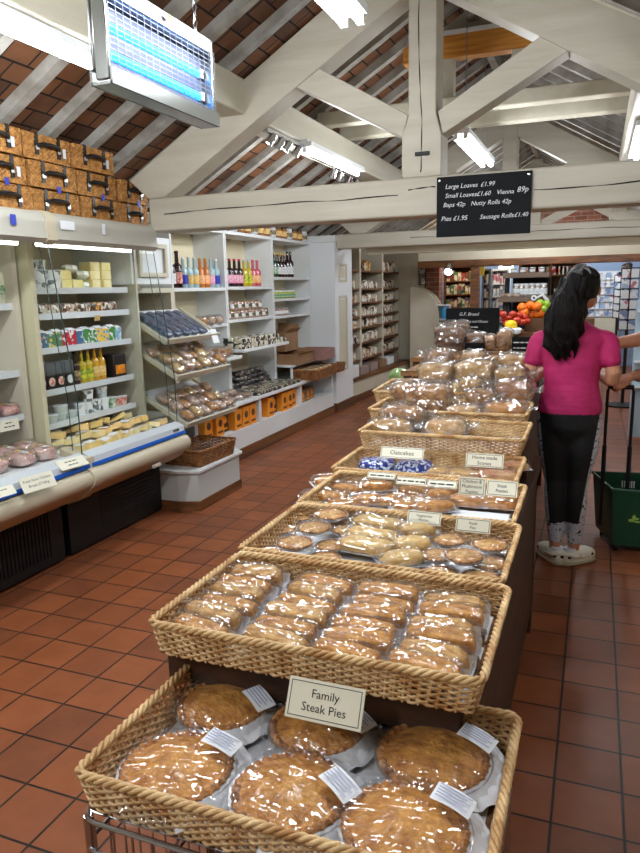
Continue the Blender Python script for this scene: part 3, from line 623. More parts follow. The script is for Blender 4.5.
def oatbag(label, p, rz):
    t = thing('oatcake_bag', label, 'bag of oatcakes', p, rz, G5)
    MB().sell((0,0,.014),(.058,.045,.014),.6,.6,24,8,nz=.004,nf=40,seed=1).build('oatcakes', pale, t)
    MB().sell((0,0,.018),(.072,.052,.022),.7,.5,30,12,nz=.008,nf=35,seed=3).build('printed_bag', bluep, t)
    MB().grid(lambda u,v: Vector(((u-.5)*.20,(v-.5)*.12,.002+.006*noise.noise(Vector((u*6,v*6,2))))), 12, 8).build('paper_tray', paper, t); return t
oatbag('blue and white printed bag of oatcakes at the aisle corner', at(377,468,'Z',z5), .1); oatbag('blue and white printed bag of oatcakes in the middle of its tray', at(414,471,'Z',z5), .0)
fl = Proto(pasty('flat_bread','x',G5,'roll',61,.058,.036,.020,crustl))
for i,(px,py) in enumerate([(446,475),(466,476),(437,481),(458,483)]): place(fl, px, py, z5+.016+.006*(i%2), [0,.2,.1,-.1][i], 'bagged flat scone, %s from the oatcakes' % ORD[i], G5, 1.1)
fl2 = Proto(pasty('fruit_slice','x',G5,'square',62,.060,.034,.026,mat('fruit_slice',S(190,110,80),.5,c2=S(220,180,130),ns=25,bump=.5,bs=60,coat=.3)))
for i,(px,py) in enumerate([(489,472),(509,469),(497,478)]): place(fl2, px, py+1, z5+.024, [.3,.5,.1][i], 'home made fruit slice in clear wrap, %s from the bagged scones' % ORD[i], G5, 1.1)
# ================================================================= PRICE CARDS
def pcard(label, quad, z, lines, tilt, size=.3, hs=.92, border=True):
    """quad: pixel box; z height of the card's middle; leaned back by tilt"""
    x0,y0,x1,y1 = quad; c_ = at((x0+x1)/2,(y0+y1)/2,'Z',z); s = mpp(c_); w_ = (x1-x0)*s; h_ = (y1-y0)*s
    el = math.asin((CAM.z-z)/(CAM-c_).length); h_ = h_/max(.35, cos(el-tilt))*hs
    t = thing('price_card', label, 'price card', c_, rot=(-tilt,0,0))
    MB().box(-w_/2,w_/2,0,.0022,-h_/2,h_/2).build('card', card, t, smooth=0)
    if border:
        b = min(w_,h_)*.07; e = .0012; m = MB(); xx, zz = w_/2-b, h_/2-b
        for q in ((-xx,xx,zz-e,zz),(-xx,xx,-zz,-zz+e),(-xx,-xx+e,-zz,zz),(xx-e,xx,-zz,zz)): m.box(q[0],q[1],-.0004,0,q[2],q[3])
        m.build('border', ink, t, smooth=0)
    n = len(lines); fs = h_*size
    for i, b_ in enumerate(lines): text(b_, fs, t, (0,-.0006, ((n-1)/2-i)*fs*1.12-fs*.33), align='CENTER')
    return t
pcard('cream card reading Family Steak Pies leaning over the front tray', (284,675,365,731), B1[2]+.055, ['Family','Steak Pies'], radians(28), .30, hs=.70)
pcard('cream card reading Oatcakes on the rim of the bread tray', (380,447,424,459), B5[2]+.02, ['Oatcakes'], radians(35), .55)
pcard('cream card reading Home made Scones beside the fruit slices', (466,453,503,468), B5[2]+.02, ['Home made','Scones'], radians(20), .36)
pcard('slim cream card in front of the oatcake bag at the aisle corner', (367,472,396,479), B4[2]+.01, ['~~~~~~~~~~~'], radians(50), .6)
pcard('slim cream card in front of the second oatcake bag', (396,477,426,485), B4[2]+.01, ['~~~~~~~~~~~~'], radians(50), .6)
pcard('slim cream card beside the Chicken and Mushroom card', (427,480,457,488), B4[2]+.01, ['~~~~~~~~~~'], radians(50), .6)
pcard('tall cream card reading Chicken and Mushroom Pasties', (459,477,485,496), B4[2]+.02, ['Chicken &','Mushroom','Pasties'], radians(12), .26)
pcard('cream card reading Steak Pasties at the woven end', (487,480,517,497), B4[2]+.02, ['Steak','Pasties'], radians(25), .28)
pcard('cream card reading Vegetarian Pasties on the tray rim', (407,511,441,525), B3[2]+.012, ['Vegetarian','Pasties'], radians(35), .28)
pcard('cream card reading Steak Pies on the tray rim', (456,518,490,533), B3[2]+.015, ['Steak','Pies'], radians(25), .28)
# ================================================================= LOAVES
def bagged_loaf(name, label, p, l, w, h, rz=0, kind='tin', mt=crust, seed=0, group=None, tail=1, rot=None):
    t = thing(name, label, 'loaf', p, rz, group, rot)
    m = MB()
    if kind == 'tin':
        def fn(q):
            s = 1 if q.z < h*.12 else 1+.07*sin(min(1,(q.z-h*.12)/(h*.3))*pi)
            return Vector((q.x*s, q.y*s, q.z))
        m.sell((0,0,h/2),(l/2,w/2,h/2),.45,.35,32,18,nz=.006,nf=22,seed=seed,fn=fn)
    else: m.sell((0,0,h/2),(l/2,w/2,h/2),.7,.6,32,16,nz=.008,nf=22,seed=seed)
    m.build('loaf', mt, t, smooth=80)
    if kind != 'tin':
        m = MB()
        for k in range(3 if l > .14 else 2):
            x = (k-1)*l*.24; m.tube([(x-l*.07,-w*.2,h*.93),(x,0,h*1.0),(x+l*.07,w*.2,h*.93)], .004, 5)
        m.build('score_mark', crustl, t)
    m = MB(); 
    def ff(q): return Vector((q.x, q.y, q.z+h*.05*noise.noise(q*28+Vector((seed,0,0)))))
    m.sell((0,0,h*.53),(l*.57,w*.58,h*.59),.5,.45,44,24,nz=.020,nf=24,seed=seed+3,fn=ff)
    if tail:
        def tf(u, v):
            a = 2*pi*v; r = w*(.30-.22*sin(u*pi*.62)+.10*u*u)*(1+.25*noise.noise(Vector((cos(a)*2,sin(a)*2,u*3+seed))))
            return Vector((tail*(l*.46+u*.06), r*cos(a), h*.5+r*.8*sin(a)+u*.02))
        m.grid(tf, 6, 18)
    m.build('clear_bag', filmb, t, smooth=80)
    return t
def loafpx(name, label, box, z, d, kind='tin', mt=crust, seed=0, tail=1, rz=0, grp='bagged loaves on the bread table', hs=1.14):
    """box: pixel box of the loaf seen from the front, resting at height z; d: its depth"""
    x0,y0,x1,y1 = box; p = at((x0+x1)/2, y1, 'Z', z); s = mpp(p)
    w_ = (x1-x0)*s; h_ = (y1-y0)*s
    el = math.asin((CAM.z-z)/(CAM-p).length); h_ = max(.045, (h_-d*sin(el)*.7)/cos(el))*hs
    p.y += d/2; p.x += d/2*(p.x/p.y); return bagged_loaf(name, label, p, w_*.94, d, h_, rz, kind, mt, seed, grp, tail)
z6 = B6[2]-.052; z7 = B7[2]-.048; z8 = B8[2]-.050
G6 = 'bagged loaves in the raised half-empty tray'
loafpx('bread_loaf','pale bagged bloomer at the front corner of the half-empty tray',(369,420,414,437),z6,.11,'bloomer',crustl,1,grp=G6)
loafpx('bread_loaf','bagged bloomer lying on top at the back of the half-empty tray',(382,407,427,426),z6+.03,.11,'bloomer',crust,2,grp=G6)
loafpx('bread_loaf','flat pale bagged bloomer in the middle of the half-empty tray',(424,420,467,438),z6,.11,'bloomer',crustl,3,grp=G6)
G7 = 'bagged loaves in the tray with the large tin loaf'
loafpx('bread_loaf','large dark brown tin loaf in a clear bag, tallest beside the half-empty tray',(407,387,452,420),z7,.14,'tin',crust,4,grp=G7)
loafpx('baguette','short pale bagged stick loaf along the tray rim',(439,406,480,421),z7,.07,'bloomer',crustl,5,grp=G7)
loafpx('vienna_loaf','shiny golden vienna loaf in a clear bag at the open end of the rim',(483,403,526,421),z7,.08,'bloomer',mat('vienna_crust',S(218,150,62),.35,c2=S(196,124,44),ns=8,coat=.6),6,grp=G7)
G8 = 'bagged loaves in the tray beside the woman in pink'
loafpx('bread_loaf','bagged loaf with loose crumpled wrap behind the large tin loaf',(392,384,428,404),z8,.13,'bloomer',crust,7,tail=-1,grp=G8)
loafpx('bread_loaf','small round bagged cob in front of the dark-crusted loaf',(466,390,494,407),z8,.10,'bloomer',crust,8,grp=G8)
loafpx('bread_loaf','slanting bagged bloomer in the centre of the bread trays',(460,379,484,394),z8+.05,.12,'bloomer',crustl,9,rz=-.3,grp=G8)
loafpx('bread_loaf','small sliced half loaf in crumpled clear wrap',(450,384,468,399),z8+.01,.09,'tin',pale,10,grp=G8)
loafpx('bread_loaf','wide dark-crusted bagged bloomer close to the elbow of the woman in pink',(494,382,532,406),z8,.13,'bloomer',mat('crust_chestnut',S(150,92,52),.45,c2=S(190,130,80),ns=7,coat=.3,bump=.3,bs=50),11,grp=G8)
zt = .96
# boards carrying the loaves further back
boardm = mat('board_wood', S(160,116,72), .6, c2=S(128,88,52), ns=5, stretch=(.6,1,6))
def low_tray(label, x0, x1, y0, y1, z):
    t = thing('bread_board', label, 'bread board', ((x0+x1)/2,(y0+y1)/2,z)); a, b = (x1-x0)/2, (y1-y0)/2
    MB().box(-a,a,-b,b,0,.02).build('board', boardm, t, smooth=0); MB().box(-a,a,-b-.012,-b,0,.03).build('front_lip', boardm, t, smooth=0)
    for s in (-1,1):
        for q in (-1,1): MB().box(s*(a-.03)-.02,s*(a-.03)+.02,q*(b-.03)-.02,q*(b-.03)+.02,-(z-.86),0).build('leg', oak, t, smooth=0)
    return t
G9 = 'bagged loaves behind the trays'
low_tray('low wooden board of bagged loaves behind the wicker bread trays', -1.06,-.30,4.02,4.62,.985); zz = 1.005
loafpx('bread_loaf','pale square tin loaf in a clear bag at the aisle end of the low board',(420,364,454,383),zz,.20,'tin',crustl,12,grp=G9)
loafpx('bread_loaf','wide pale tin loaf in a clear bag in the middle of the low board',(455,362,495,383),zz,.20,'tin',crustl,13,grp=G9)
loafpx('bread_loaf','pale bagged loaf on the low board next to the woman in pink',(495,368,526,386),zz,.20,'tin',crustl,14,grp=G9)
low_tray('higher wooden board of bagged loaves behind the low one', -1.16,-.34,4.66,5.0,1.00); zz = 1.02
loafpx('bread_loaf','bagged loaf with an upright twist of clear wrap under the small shelf',(425,351,454,367),zz,.20,'bloomer',crust,15,tail=-1,grp=G9)
loafpx('bread_loaf','golden bagged loaf under the middle of the small shelf',(461,352,486,366),zz,.20,'bloomer',crustl,16,grp=G9)
loafpx('bread_loaf','golden bagged loaf beneath the small end chalkboard',(498,355,527,372),zz,.20,'bloomer',crustl,17,grp=G9)
# small wooden shelf with loaves
t = thing('wooden_shelf', 'narrow wooden shelf holding brown loaves under the standing chalkboard', 'shelf', (0,0,0))
ya = 5.12; a = at(430,351,'Y',ya); b = at(511,356,'Y',ya); zs = a.z; xs0, xs1 = a.x, b.x
MB().box(xs0,xs1,ya,ya+.36,zs-.035,zs).build('shelf_board', boardm, t, smooth=0); MB().box(xs0+.02,xs1-.02,ya+.30,ya+.33,.86,zs+.02).build('back_board', oak, t, smooth=0)
for x in (xs0+.03,xs1-.05): MB().box(x,x+.02,ya+.02,ya+.34,.861,zs-.035).build('leg', oak, t, smooth=0)
GS = 'brown loaves on the narrow shelf'
def sl(lb, box, d, kind, mt, sd, dy=0, tail=0):
    p = at((box[0]+box[2])/2, box[3], 'Y', ya+.03+dy); s = mpp(p); p.z = zs; w_ = (box[2]-box[0])*s; h_ = (box[3]-box[1])*s; p.y += d/2
    return bagged_loaf('brown_loaf', lb, p, w_*.93, d, h_*.93, 0, kind, mt, sd, GS, tail)
sl('large dark granary loaf in a clear bag at the aisle end of the shelf',(433,326,464,351),.13,'tin',crustd,21)
sl('dark loaf standing behind the granary loaf',(443,321,468,349),.12,'tin',crustd,22,dy=.15)
sl('low bagged brown loaf behind the small chalkboard',(465,333,484,352),.13,'tin',crustd,23,dy=.02)
sl('half loaf with cut face between the bagged loaves',(484,336,495,352),.12,'tin',crust,24,dy=.02)
sl('upright bag of light brown loaf at the end of the shelf',(496,331,511,353),.13,'tin',crust,25)
cbt, cw_, ch_ = board('chalkboard','standing black chalkboard about bread above the brown loaves',(446,308,499,335),5.50,[(.25,.72,.17,'G.F. Bread'),(.1,.46,.13,'Without Nuts and Gluten'),(.12,.26,.12,'~~~~~~~~~~~~~~~~~~')])
for q in (.1,.9): MB().box(q*cw_-.01,q*cw_+.01,.012,.03,-cbt.location.z,ch_*.9).build('stand_leg', wood_d, cbt, smooth=0)
board('chalkboard','small black chalkboard label in front of the low brown loaf',(465,343,484,362),5.106,[(.08,.6,.2,'Granary &'),(.08,.32,.2,'Malt Bread')])
board('chalkboard','small black chalkboard label at the shelf end next to the woman in pink',(512,337,531,360),5.106,[(.08,.72,.16,'~~~~~~~~~'),(.08,.48,.16,'~~~~~~~~~~'),(.08,.24,.16,'~~~~~~~')])
cab = mat('cabbage_green', S(120,190,70), .5, c2=S(190,220,140), ns=12, bump=.6, bs=30)
def leafy(label, box, Y):
    p = at((box[0]+box[2])/2, box[3], 'Y', Y); s = mpp(p); r = (box[2]-box[0])*s/2
    t = thing('lettuce', label, 'lettuce', p); MB().sell((0,0,r*.55),(r,r,r*.62),.9,.9,24,14,nz=r*.35,nf=14,seed=4).build('leaves', cab, t); MB().sell((0,0,r*.6),(r*1.06,r*1.06,r*.68),.9,.9,24,14,nz=r*.2,nf=10,seed=5).build('clear_bag', filmb, t); return t
leafy('bagged green lettuce behind the big wicker bread tray', (391,369,413,382), 4.75)
p = at(402,382,'Y',4.75)
t = thing('side_crate','dark crate carrying the bagged lettuce beside the bread table','crate',(p.x,4.85,0)); MB().box(-.10,.12,-.12,.2,0,p.z-.002).build('crate_body', wood_d, t, smooth=0)
# ================================================================= OPEN CHILLERS
XF = -2.95     # shelf fronts
lamp_e = mat('lit_canopy_tube', (1,1,1,1), .5, emit=(.95,1,.9,1), es=4)
def arc(cx_, cz, r, a0, a1, n): return [(cx_+r*cos(radians(a0+(a1-a0)*i/n)), cz+r*sin(radians(a0+(a1-a0)*i/n))) for i in range(n+1)]
def chiller(label, ya, yb, shelves, end, louv):
    t = thing('open_chiller', label, 'refrigerated display', (-3.1,(ya+yb)/2,0)); O = Vector((-3.1,(ya+yb)/2,0))
    P = lambda: MB(O)
    def B(m, name, mt, **k): o = m.build(name, mt, t, **k); o.location = (0,0,0); return o
    m = P(); m.box(-3.50,-3.42,ya,yb+(.10 if end else 0),.0,1.93).box(-3.42,-2.85,ya,ya+.035,.6,1.93); 
    B(m, 'back_panel', backcream, smooth=0)
    B(P().box(-3.42,-2.92,yb-.035+(.12 if end else 0),yb+(.10 if end else 0),.6,1.90), 'side_panel', cream, smooth=0)
    B(P().box(-2.99,-2.945,ya,ya+.075,.62,1.80), 'corner_post', cream, smooth=0)
    prof = [(-3.5,1.93),(-2.74,1.93)]+arc(-2.73,1.87,.06,90,-20,6)+[(-2.665,1.79),(-2.69,1.765),(-2.93,1.79),(-3.0,1.82),(-3.5,1.82)]
    B(P().prism(prof, ya, yb), 'canopy', fridgeg, smooth=50)
    if end: B(P().box(-3.50,-2.93,yb,yb+.10,1.80,1.928), 'canopy_return', fridgeg, smooth=0)
    B(P().tube([(-2.84,ya+.06,1.772),(-2.84,yb-.06,1.772)], .012, 8), 'canopy_tube', lamp_e)
    # deck, front panel, stripe, bumper, kick
    B(P().box(-3.42,-2.61,ya,yb,.55,.622), 'deck', shelfw, smooth=0)
    B(P().prism([(-2.625,.60),(-2.625,.640),(-2.61,.645),(-2.555,.618),(-2.546,.58),(-2.64,.54)], ya, yb), 'front_panel', fridgew, smooth=40)
    B(P().prism([(-2.561,.586),(-2.544,.586),(-2.539,.566),(-2.556,.562)], ya+.001, yb-.001), 'blue_stripe', bluest, smooth=0)
    B(P().prism([(-2.565,.562)]+arc(-2.555,.505,.052,80,-60,7)+[(-2.60,.40),(-2.70,.352),(-2.74,.36),(-2.74,.55)], ya, yb), 'bumper', bumpc, smooth=50)
    m = P(); m.box(-3.42,-2.76,ya+.015,yb-.015,.02,.40); kp = B(m, 'kick_plate', darkkick, smooth=0)
    m = P()
    if louv == 'v':
        for k in range(34): y = ya+.12+k*(yb-ya-.24)/33; m.box(-2.762,-2.754,y-.006,y+.006,.07,.33)
    else:
        for k in range(9): z = .10+k*.026; m.box(-2.762,-2.754,ya+.30,yb-.08,z-.004,z+.006)
    o = m.build('louvre', blackm, kp, smooth=0); o.location = (0,0,0)
    B(P().box(-2.762,-2.756,yb-.17 if louv=='v' else ya+.12,yb-.08 if louv=='v' else ya+.21,.345,.385), 'green_sticker', mat('sticker_green',S(30,120,90),.5), smooth=0)
    for i, z in enumerate(shelves):
        sh = B(P().box(-3.42,XF,ya+.035,yb+(.02 if end else -.035),z-.012,z), 'shelf', shelfw, smooth=0)
        q = P().box(XF-.004,XF+.008,ya+.075,yb+(.02 if end else -.035),z-.03,z+.006).build('shelf_lip', mat('ticket_strip',S(214,222,226),.35,coat=.4), sh, smooth=0); q.location = (0,0,0)
    if end:
        m = P(); m.box(-2.552,-2.546,yb-.13,yb-.07,.596,.610); o = B(m, 'maker_badge', blackm, smooth=0)
        B(P().box(-2.52,-2.50,3.52,3.60,.43,.45), 'catch', fridgeg, smooth=0, bevel=.004)
        text('~~~~~~', .011, t, Vector((-2.5455,yb-.127,.599))-O, rot=(pi/2,0,pi/2), m=cardw)
        text('EMERGENCY DOOR' if 0 else ' ', .01, t, (0,0,0)) if 0 else None
    return t, B, P
t, B, P = chiller('tall cream open chiller of hams and milk, cut off by the photo edge', 1.9, 2.99, (.851,1.093,1.456), False, 'v')
t, B, P = chiller('tall cream open chiller stocked with cheese, juice cartons and bottled beer', 3.01, 3.96, (.753,.951,1.195,1.39,1.536), True, 'h')
for dx, nm in ((0,''),): 
    m = P(); pr_ = arc(-2.73,1.87,.066,90,-20,6)+[(-2.66,1.782),(-2.70,1.76),(-2.72,1.80)]; m.prism([(-2.80,1.936),(-2.74,1.937)]+pr_, 2.965, 3.035); B(m, 'joint_strip', bumpc, smooth=40)
    m = P(); m.prism([(-2.72,.668),(-2.55,.618)]+arc(-2.555,.505,.060,80,-60,7)+[(-2.60,.385),(-2.70,.345),(-2.72,.55)], 2.965, 3.035); B(m, 'joint_strip', bumpc, smooth=40)
def gpane(name, lb, y):
    t = thing(name, lb, 'glass panel', (-2.8,y,.66)); m = MB((-2.8,y,.66)); m.prism([(-2.93,.66),(-2.60,.63),(-2.60,.95),(-2.70,1.76),(-2.93,1.79)], y-.003, y+.003); o = m.build('pane', glass, t, smooth=0); o.location=(0,0,0)
    m = MB((-2.8,y,.66)); m.tube([(-2.60,y,.63),(-2.60,y,.95),(-2.70,y,1.76)], .0035, 5); o = m.build('edge', mat('glass_edge',S(50,70,66),.2), t); o.location=(0,0,0)
    m = MB((-2.8,y,.66)); m.tube([(-2.66,y,.65),(-2.665,y,.95),(-2.76,y,1.77)], .0025, 5); o = m.build('edge', MATS['glass_edge'], t); o.location=(0,0,0)
gpane('glass_end_panel','clear glass divider standing between the two chillers above the joint', 3.0)
gpane('glass_end_panel','clear glass end panel on the chiller next to the sloping pastry shelves', 3.955)
# ---- stickers on the canopies
bl = mat('label_blue', S(40,60,170), .5)
for i,(y,c_,w_,h_,lb) in enumerate(((2.74,bl,.035,.05,'blue price label hanging on the canopy of the chiller at the photo edge'),(3.12,cardw,.11,.045,'white notice stuck on the canopy above the cheese tubs'),(3.42,cardw,.03,.06,'narrow white ticket strip on the canopy middle'))):
    o = MB().box(-.001,.001,-w_/2,w_/2,-h_/2,h_/2).build('canopy_label', c_, smooth=0, loc=(-2.663,y,1.865)); tag(o, lb, 'label')
# ================================================================= PRODUCTS IN THE CHILLERS
def box_item(name, label, cat, x, y, z, w, d, h, m, rz=0, group=None, bevel=.004, rot=None):
    o = MB().box(-d/2,d/2,-w/2,w/2,0,h).build(name, m, smooth=30, loc=(x,y,z), bevel=bevel); o.rotation_euler = rot if rot else (0,0,rz); return tag(o, label, cat, group)
def cp(o, loc, label, rz=None, group=None, scale=None, mt=None):
    c = o.copy(); COL.objects.link(c); c.location = loc
    if rz is not None: c.rotation_euler = (0,0,rz)
    c['label'] = label
    if group: c['group'] = group
    if scale: c.scale = scale
    return c
def tub(label, r, h, body, lid, group, name='tub', cat='tub'):
    t = thing(name, label, cat, group=group)
    MB().lathe([(r*.82,0),(r,h*.92),(r,h*.94)], 18).build('cup', body, t); MB().lathe([(r*1.06,h*.92),(r*1.08,h*.95),(r*1.06,h),(0,h)], 18).build('lid', lid, t); return t
tubp = patches('tub_print', [S(236,240,240),S(236,240,240),S(120,130,130),S(236,240,240),S(190,200,200)], 30, .4)
T = Proto(tub('x',.052,.055,tubp,cardw,'white tubs on the top chiller shelf'))
zt = 1.536; n = 0
for y, c_ in ((3.26,3),(3.375,2)):
    for k in range(c_): T.put((-3.03,y,zt+k*.055), n, 'white lidded tub, %s up in the %s stack of the top chiller shelf' % (ORD[k], ORD[0 if y<3.3 else 1]), 'white tubs on the top chiller shelf'); n += 1
T2 = Proto(tub('x',.04,.05,glass,cardw,'small clear tubs')); 
for k in range(2): T2.put((-3.02,3.16,zt+k*.05),0,'small clear dip pot, %s of two by the glass divider' % ('lower','upper')[k],'small clear pots on the top chiller shelf')
yel = mat('yellow_cheese', S(238,222,130), .45, coat=.4, c2=S(244,236,180), ns=14); yel2 = mat('pale_cheese', S(244,234,184), .45, coat=.4, c2=S(232,214,140), ns=14)
G = 'wrapped cheese packs on the top chiller shelf'
first = box_item('cheese_pack','yellow wrapped cheese pack next to the white tubs','cheese',-3.03,3.45,zt,.09,.09,.055,yel,group=G)
for i,(y,k,m_) in enumerate(((3.45,1,0),(3.55,0,0),(3.72,0,1),(3.72,1,1),(3.72,2,1),(3.83,0,1),(3.83,1,1),(3.83,2,0))):
    o = cp(first,(-3.03,y,zt+k*.055),'wrapped cheese pack, %s level of the %s stack from the tubs' % (ORD[k], ORD[[3.45,3.55,3.72,3.83].index(y)]), rz=(i%3-1)*.08); 
    if m_: o.data = o.data.copy(); o.data.materials[0] = yel2
wb = MB().sell((0,0,.035),(.05,.05,.036),.8,.7,18,10,nz=.02,nf=30,seed=2).build('cheese_bag', filmb and mat('white_bag',S(232,236,226),.4,coat=.5,bump=.5,bs=30), loc=(-3.0,3.50,zt+.10)); tag(wb,'crumpled white bag of cheese on top of the yellow packs','bag',G); wb.scale=(.8,.9,.6)
cp(wb,(-3.02,3.62,zt),'crumpled white bag of cheese between the cheese stacks',group=G); cp(wb,(-3.02,3.62,zt+.062),'crumpled white bag resting on another between the cheese stacks',group=G, scale=(.9,.9,.7))
# snack pots
sp_ = patches('snack_print', [S(200,190,170),S(90,60,40),S(230,225,215),S(150,110,80),S(60,50,40)], 50, .4, .5); sp2 = patches('snack_print_gold', [S(210,150,50),S(60,40,30),S(230,220,200),S(120,80,40)], 50, .4, .5)
def snack(mt):
    return MB().sell((0,0,.028),(.018,.042,.030),.5,.7,18,10,nz=.006,nf=40,seed=1).build('snack_pack', mt)
s1 = tag(snack(sp_),'x','snack pack'); s2 = tag(snack(sp2),'x','snack pack'); G = 'snack packs on the second chiller shelf'
for i in range(13):
    y = 3.12+i*.062; src = s2 if i in (9,10) else s1
    lb = 'small wrapped snack pack, %s from the divider on the second chiller shelf' % ORD[i]
    if i == 0: s1.location = (-3.0,y,1.392); s1['label'] = lb; s1['group'] = G
    elif i == 9: s2.location = (-3.0,y,1.392); s2['label'] = lb; s2['group'] = G
    else: cp(src,(-3.0+.01*(i%2),y,1.392),lb,rz=(i%3-1)*.15,group=G)
tg = box_item('shelf_ticket','buff ticket clipped under the snack pack shelf','ticket',-2.94,3.64,1.335,.06,.002,.035,mat('buff_card',S(206,178,120),.6)); tg.rotation_euler=(0,.2,0.1)
# cartons
cols = [S(220,120,50),S(70,120,60),S(190,40,50),S(40,90,160),S(90,160,60),S(240,200,60)]
def carton(label, c1, c2, w=.062, h=.10, g='x'):
    t = thing('juice_carton', label, 'carton', group=g); pm = patches('carton_%d' % len(MATS), [c1,c1,c2,c1,S(190,200,200),c1,c1,c1], 60, .4, .4)
    MB().box(-.03,.03,-w/2,w/2,0,h*.86).build('carton_body', pm, t, smooth=0); MB().prism([(-.03,h*.86),(.03,h*.86),(.004,h),(-.004,h)], -w/2, w/2).build('gable_top', cardw, t, smooth=0); return t
C = [Proto(carton('x',S(60,110,150),S(230,130,60))),Proto(carton('x',S(80,130,90),S(240,200,70))),Proto(carton('x',S(190,30,50),S(240,240,240))),Proto(carton('x',S(60,140,60),S(230,235,240))),Proto(carton('x',S(240,200,70),S(80,150,210))),Proto(carton('x',S(120,180,220),S(230,235,240)))]
nm_ = ['blue and orange','green and yellow','red','green','yellow and blue','pale blue']
for i,k in enumerate((0,0,1,1,2,2,0,3,3,4,4,3,5)):
    C[k].put((-2.995,3.12+i*.063,1.197), 0, '%s juice carton, %s from the glass divider' % (nm_[k], ORD[i]), 'juice cartons on the third chiller shelf', scale=(1,1,.95+.1*(i%2)))
# bottles
def bottle(name, label, cat, body, lab, capm, h, r, neck=.32, cone=.12, lb2=None, group=None, labh=(.12,.42)):
    t = thing(name, label, cat, group=group); nr = r*.36; hb = h*(1-neck-cone)
    MB().lathe([(0,0),(r*.92,0),(r,h*.02),(r,hb),(r*.86,hb+h*cone*.45),(nr*1.15,hb+h*cone),(nr,h*.96),(nr,h*.97)], 16).build('glass_body', body, t)
    MB().lathe([(r*1.015,h*labh[0]),(r*1.015,h*labh[1])], 16).build('label', lab, t)
    MB().lathe([(nr*1.12,h*.93),(nr*1.15,h*.94),(nr*1.1,h),(0,h)], 10).build('cap', capm, t); return t
amber = mat('amber_glass', S(46,26,14), .12, coat=.8); greeng = mat('green_glass', S(28,70,44), .12, coat=.8); clearg = mat('pale_glass', S(176,206,214), .1, coat=.8, alpha=.8)
yelg = mat('yellow_drink', S(190,170,40), .15, coat=.8); darkg = mat('dark_drink', S(44,16,22), .12, coat=.8); pinkg = mat('pink_drink', S(200,90,110), .15, coat=.8); amberl = mat('amber_drink', S(190,110,40), .15, coat=.8)
lc = lambda n,c,c2=None: mat('label_'+n, c, .5, c2=c2 or c, ns=40)
lred = lc('red',S(190,40,40),S(240,220,200)); lgold = lc('gold',S(214,160,60),S(240,220,160)); lwhite = lc('white',S(236,236,232),S(190,200,210)); lblk = lc('black',S(30,28,28),S(190,170,120)); lpink = lc('pink',S(226,110,150),S(240,220,230)); lblue = lc('blue',S(90,160,220),S(240,245,250)); lyel = lc('yellow',S(236,226,60),S(60,120,50)); lorg = lc('orange',S(236,140,60),S(250,220,180)); lgrn = lc('green',S(60,140,70),S(230,235,220))
silv = mat('silver_cap', S(190,192,196), .3, metal=.7); blkcap = mat('black_cap', S(24,24,26), .4); goldc = mat('gold_cap', S(190,150,70), .3, metal=.6); pinkc = mat('pink_cap', S(200,50,90), .4); whitec = mat('white_cap', S(230,235,240), .4)
zb_ = .953; G = 'bottles on the fourth chiller shelf'
can = patches('can_tray_print', [S(60,64,66),S(80,84,86),S(120,126,130)], 20, .3, .6)
def bpack(label, y, lm):
    t = thing('beer_pack', label, 'beer bottles', (-3.0,y,zb_), group='dark beer packs on the fourth chiller shelf')
    MB().box(-.04,.04,-.036,.036,0,.085).build('dark_carton', mat('carton_black',S(24,18,18),.5), t, smooth=0); MB().lathe([(0,0),(.026,0),(.026,.002),(0,.003)],16,M=Matrix.Rotation(pi/2,4,'Y'),c=(.0405,0,.045)).build('round_label', lm, t)
    MB().box(-.04,.04,-.036,.036,.085,.16).build('clear_top', mat('smoked_top',S(84,88,92),.2,coat=.6), t, smooth=0); return t
for i, lm in enumerate((lpink,lred,lred,lwhite)): bpack('dark beer pack with a round label, %s from the glass divider' % ORD[i], 3.14+i*.078, lm)
bb = [Proto(bottle('beer_bottle','x','bottle',amber,lblk,blkcap,.20,.028)),Proto(bottle('beer_bottle','x','bottle',yelg,lyel,goldc,.20,.028)),Proto(bottle('beer_bottle','x','bottle',mat('cider',S(200,150,30),.15,coat=.8),lgold,goldc,.215,.029))]
for i,k in enumerate((0,1,1,2,2)): bb[k].put((-3.0,3.47+i*.062,zb_), 0, ('amber','yellow','yellow','golden','golden')[i]+' drink bottle, %s after the dark beer packs' % ORD[i], G)
box_item('beer_carton','black carry carton of beer with an orange label at the shelf end','beer carton',-3.0,3.85,zb_,.13,.10,.15,mat('carton_black',S(24,18,18),.5)); 
box_item('carton_label','orange picture panel on the black beer carton','label',-2.948,3.85,zb_+.02,.10,.004,.06,mat('label_orange2',S(236,150,30),.5,c2=S(200,110,20),ns=30))
# cream tubs shelf
zc = .755; G = 'tubs on the lowest chiller shelf'
ct = Proto(tub('x',.036,.075,tubp,cardw,G)); cw = Proto(tub('x',.042,.045,mat('clear_plastic',S(200,210,205),.2,coat=.6),whitec,G)); cg = Proto(tub('x',.032,.07,lgrn,whitec,G)); cr_ = Proto(tub('x',.03,.06,lred,whitec,G))
for i,(y,q,k) in enumerate(((3.13,cw,0),(3.21,cw,0),(3.30,cw,0),(3.30,cw,1),(3.39,cw,0),(3.47,ct,0),(3.55,ct,0),(3.55,ct,1),(3.63,ct,0),(3.70,ct,0),(3.70,ct,1),(3.78,cg,0),(3.85,cr_,0),(3.90,cr_,0))):
    q.put((-3.0+.01*(i%2),y,zc+k*(.075 if q is ct else .045)), i, 'small dairy tub, %s along the lowest chiller shelf%s' % (ORD[i], ', stacked on another' if k else ''), G)
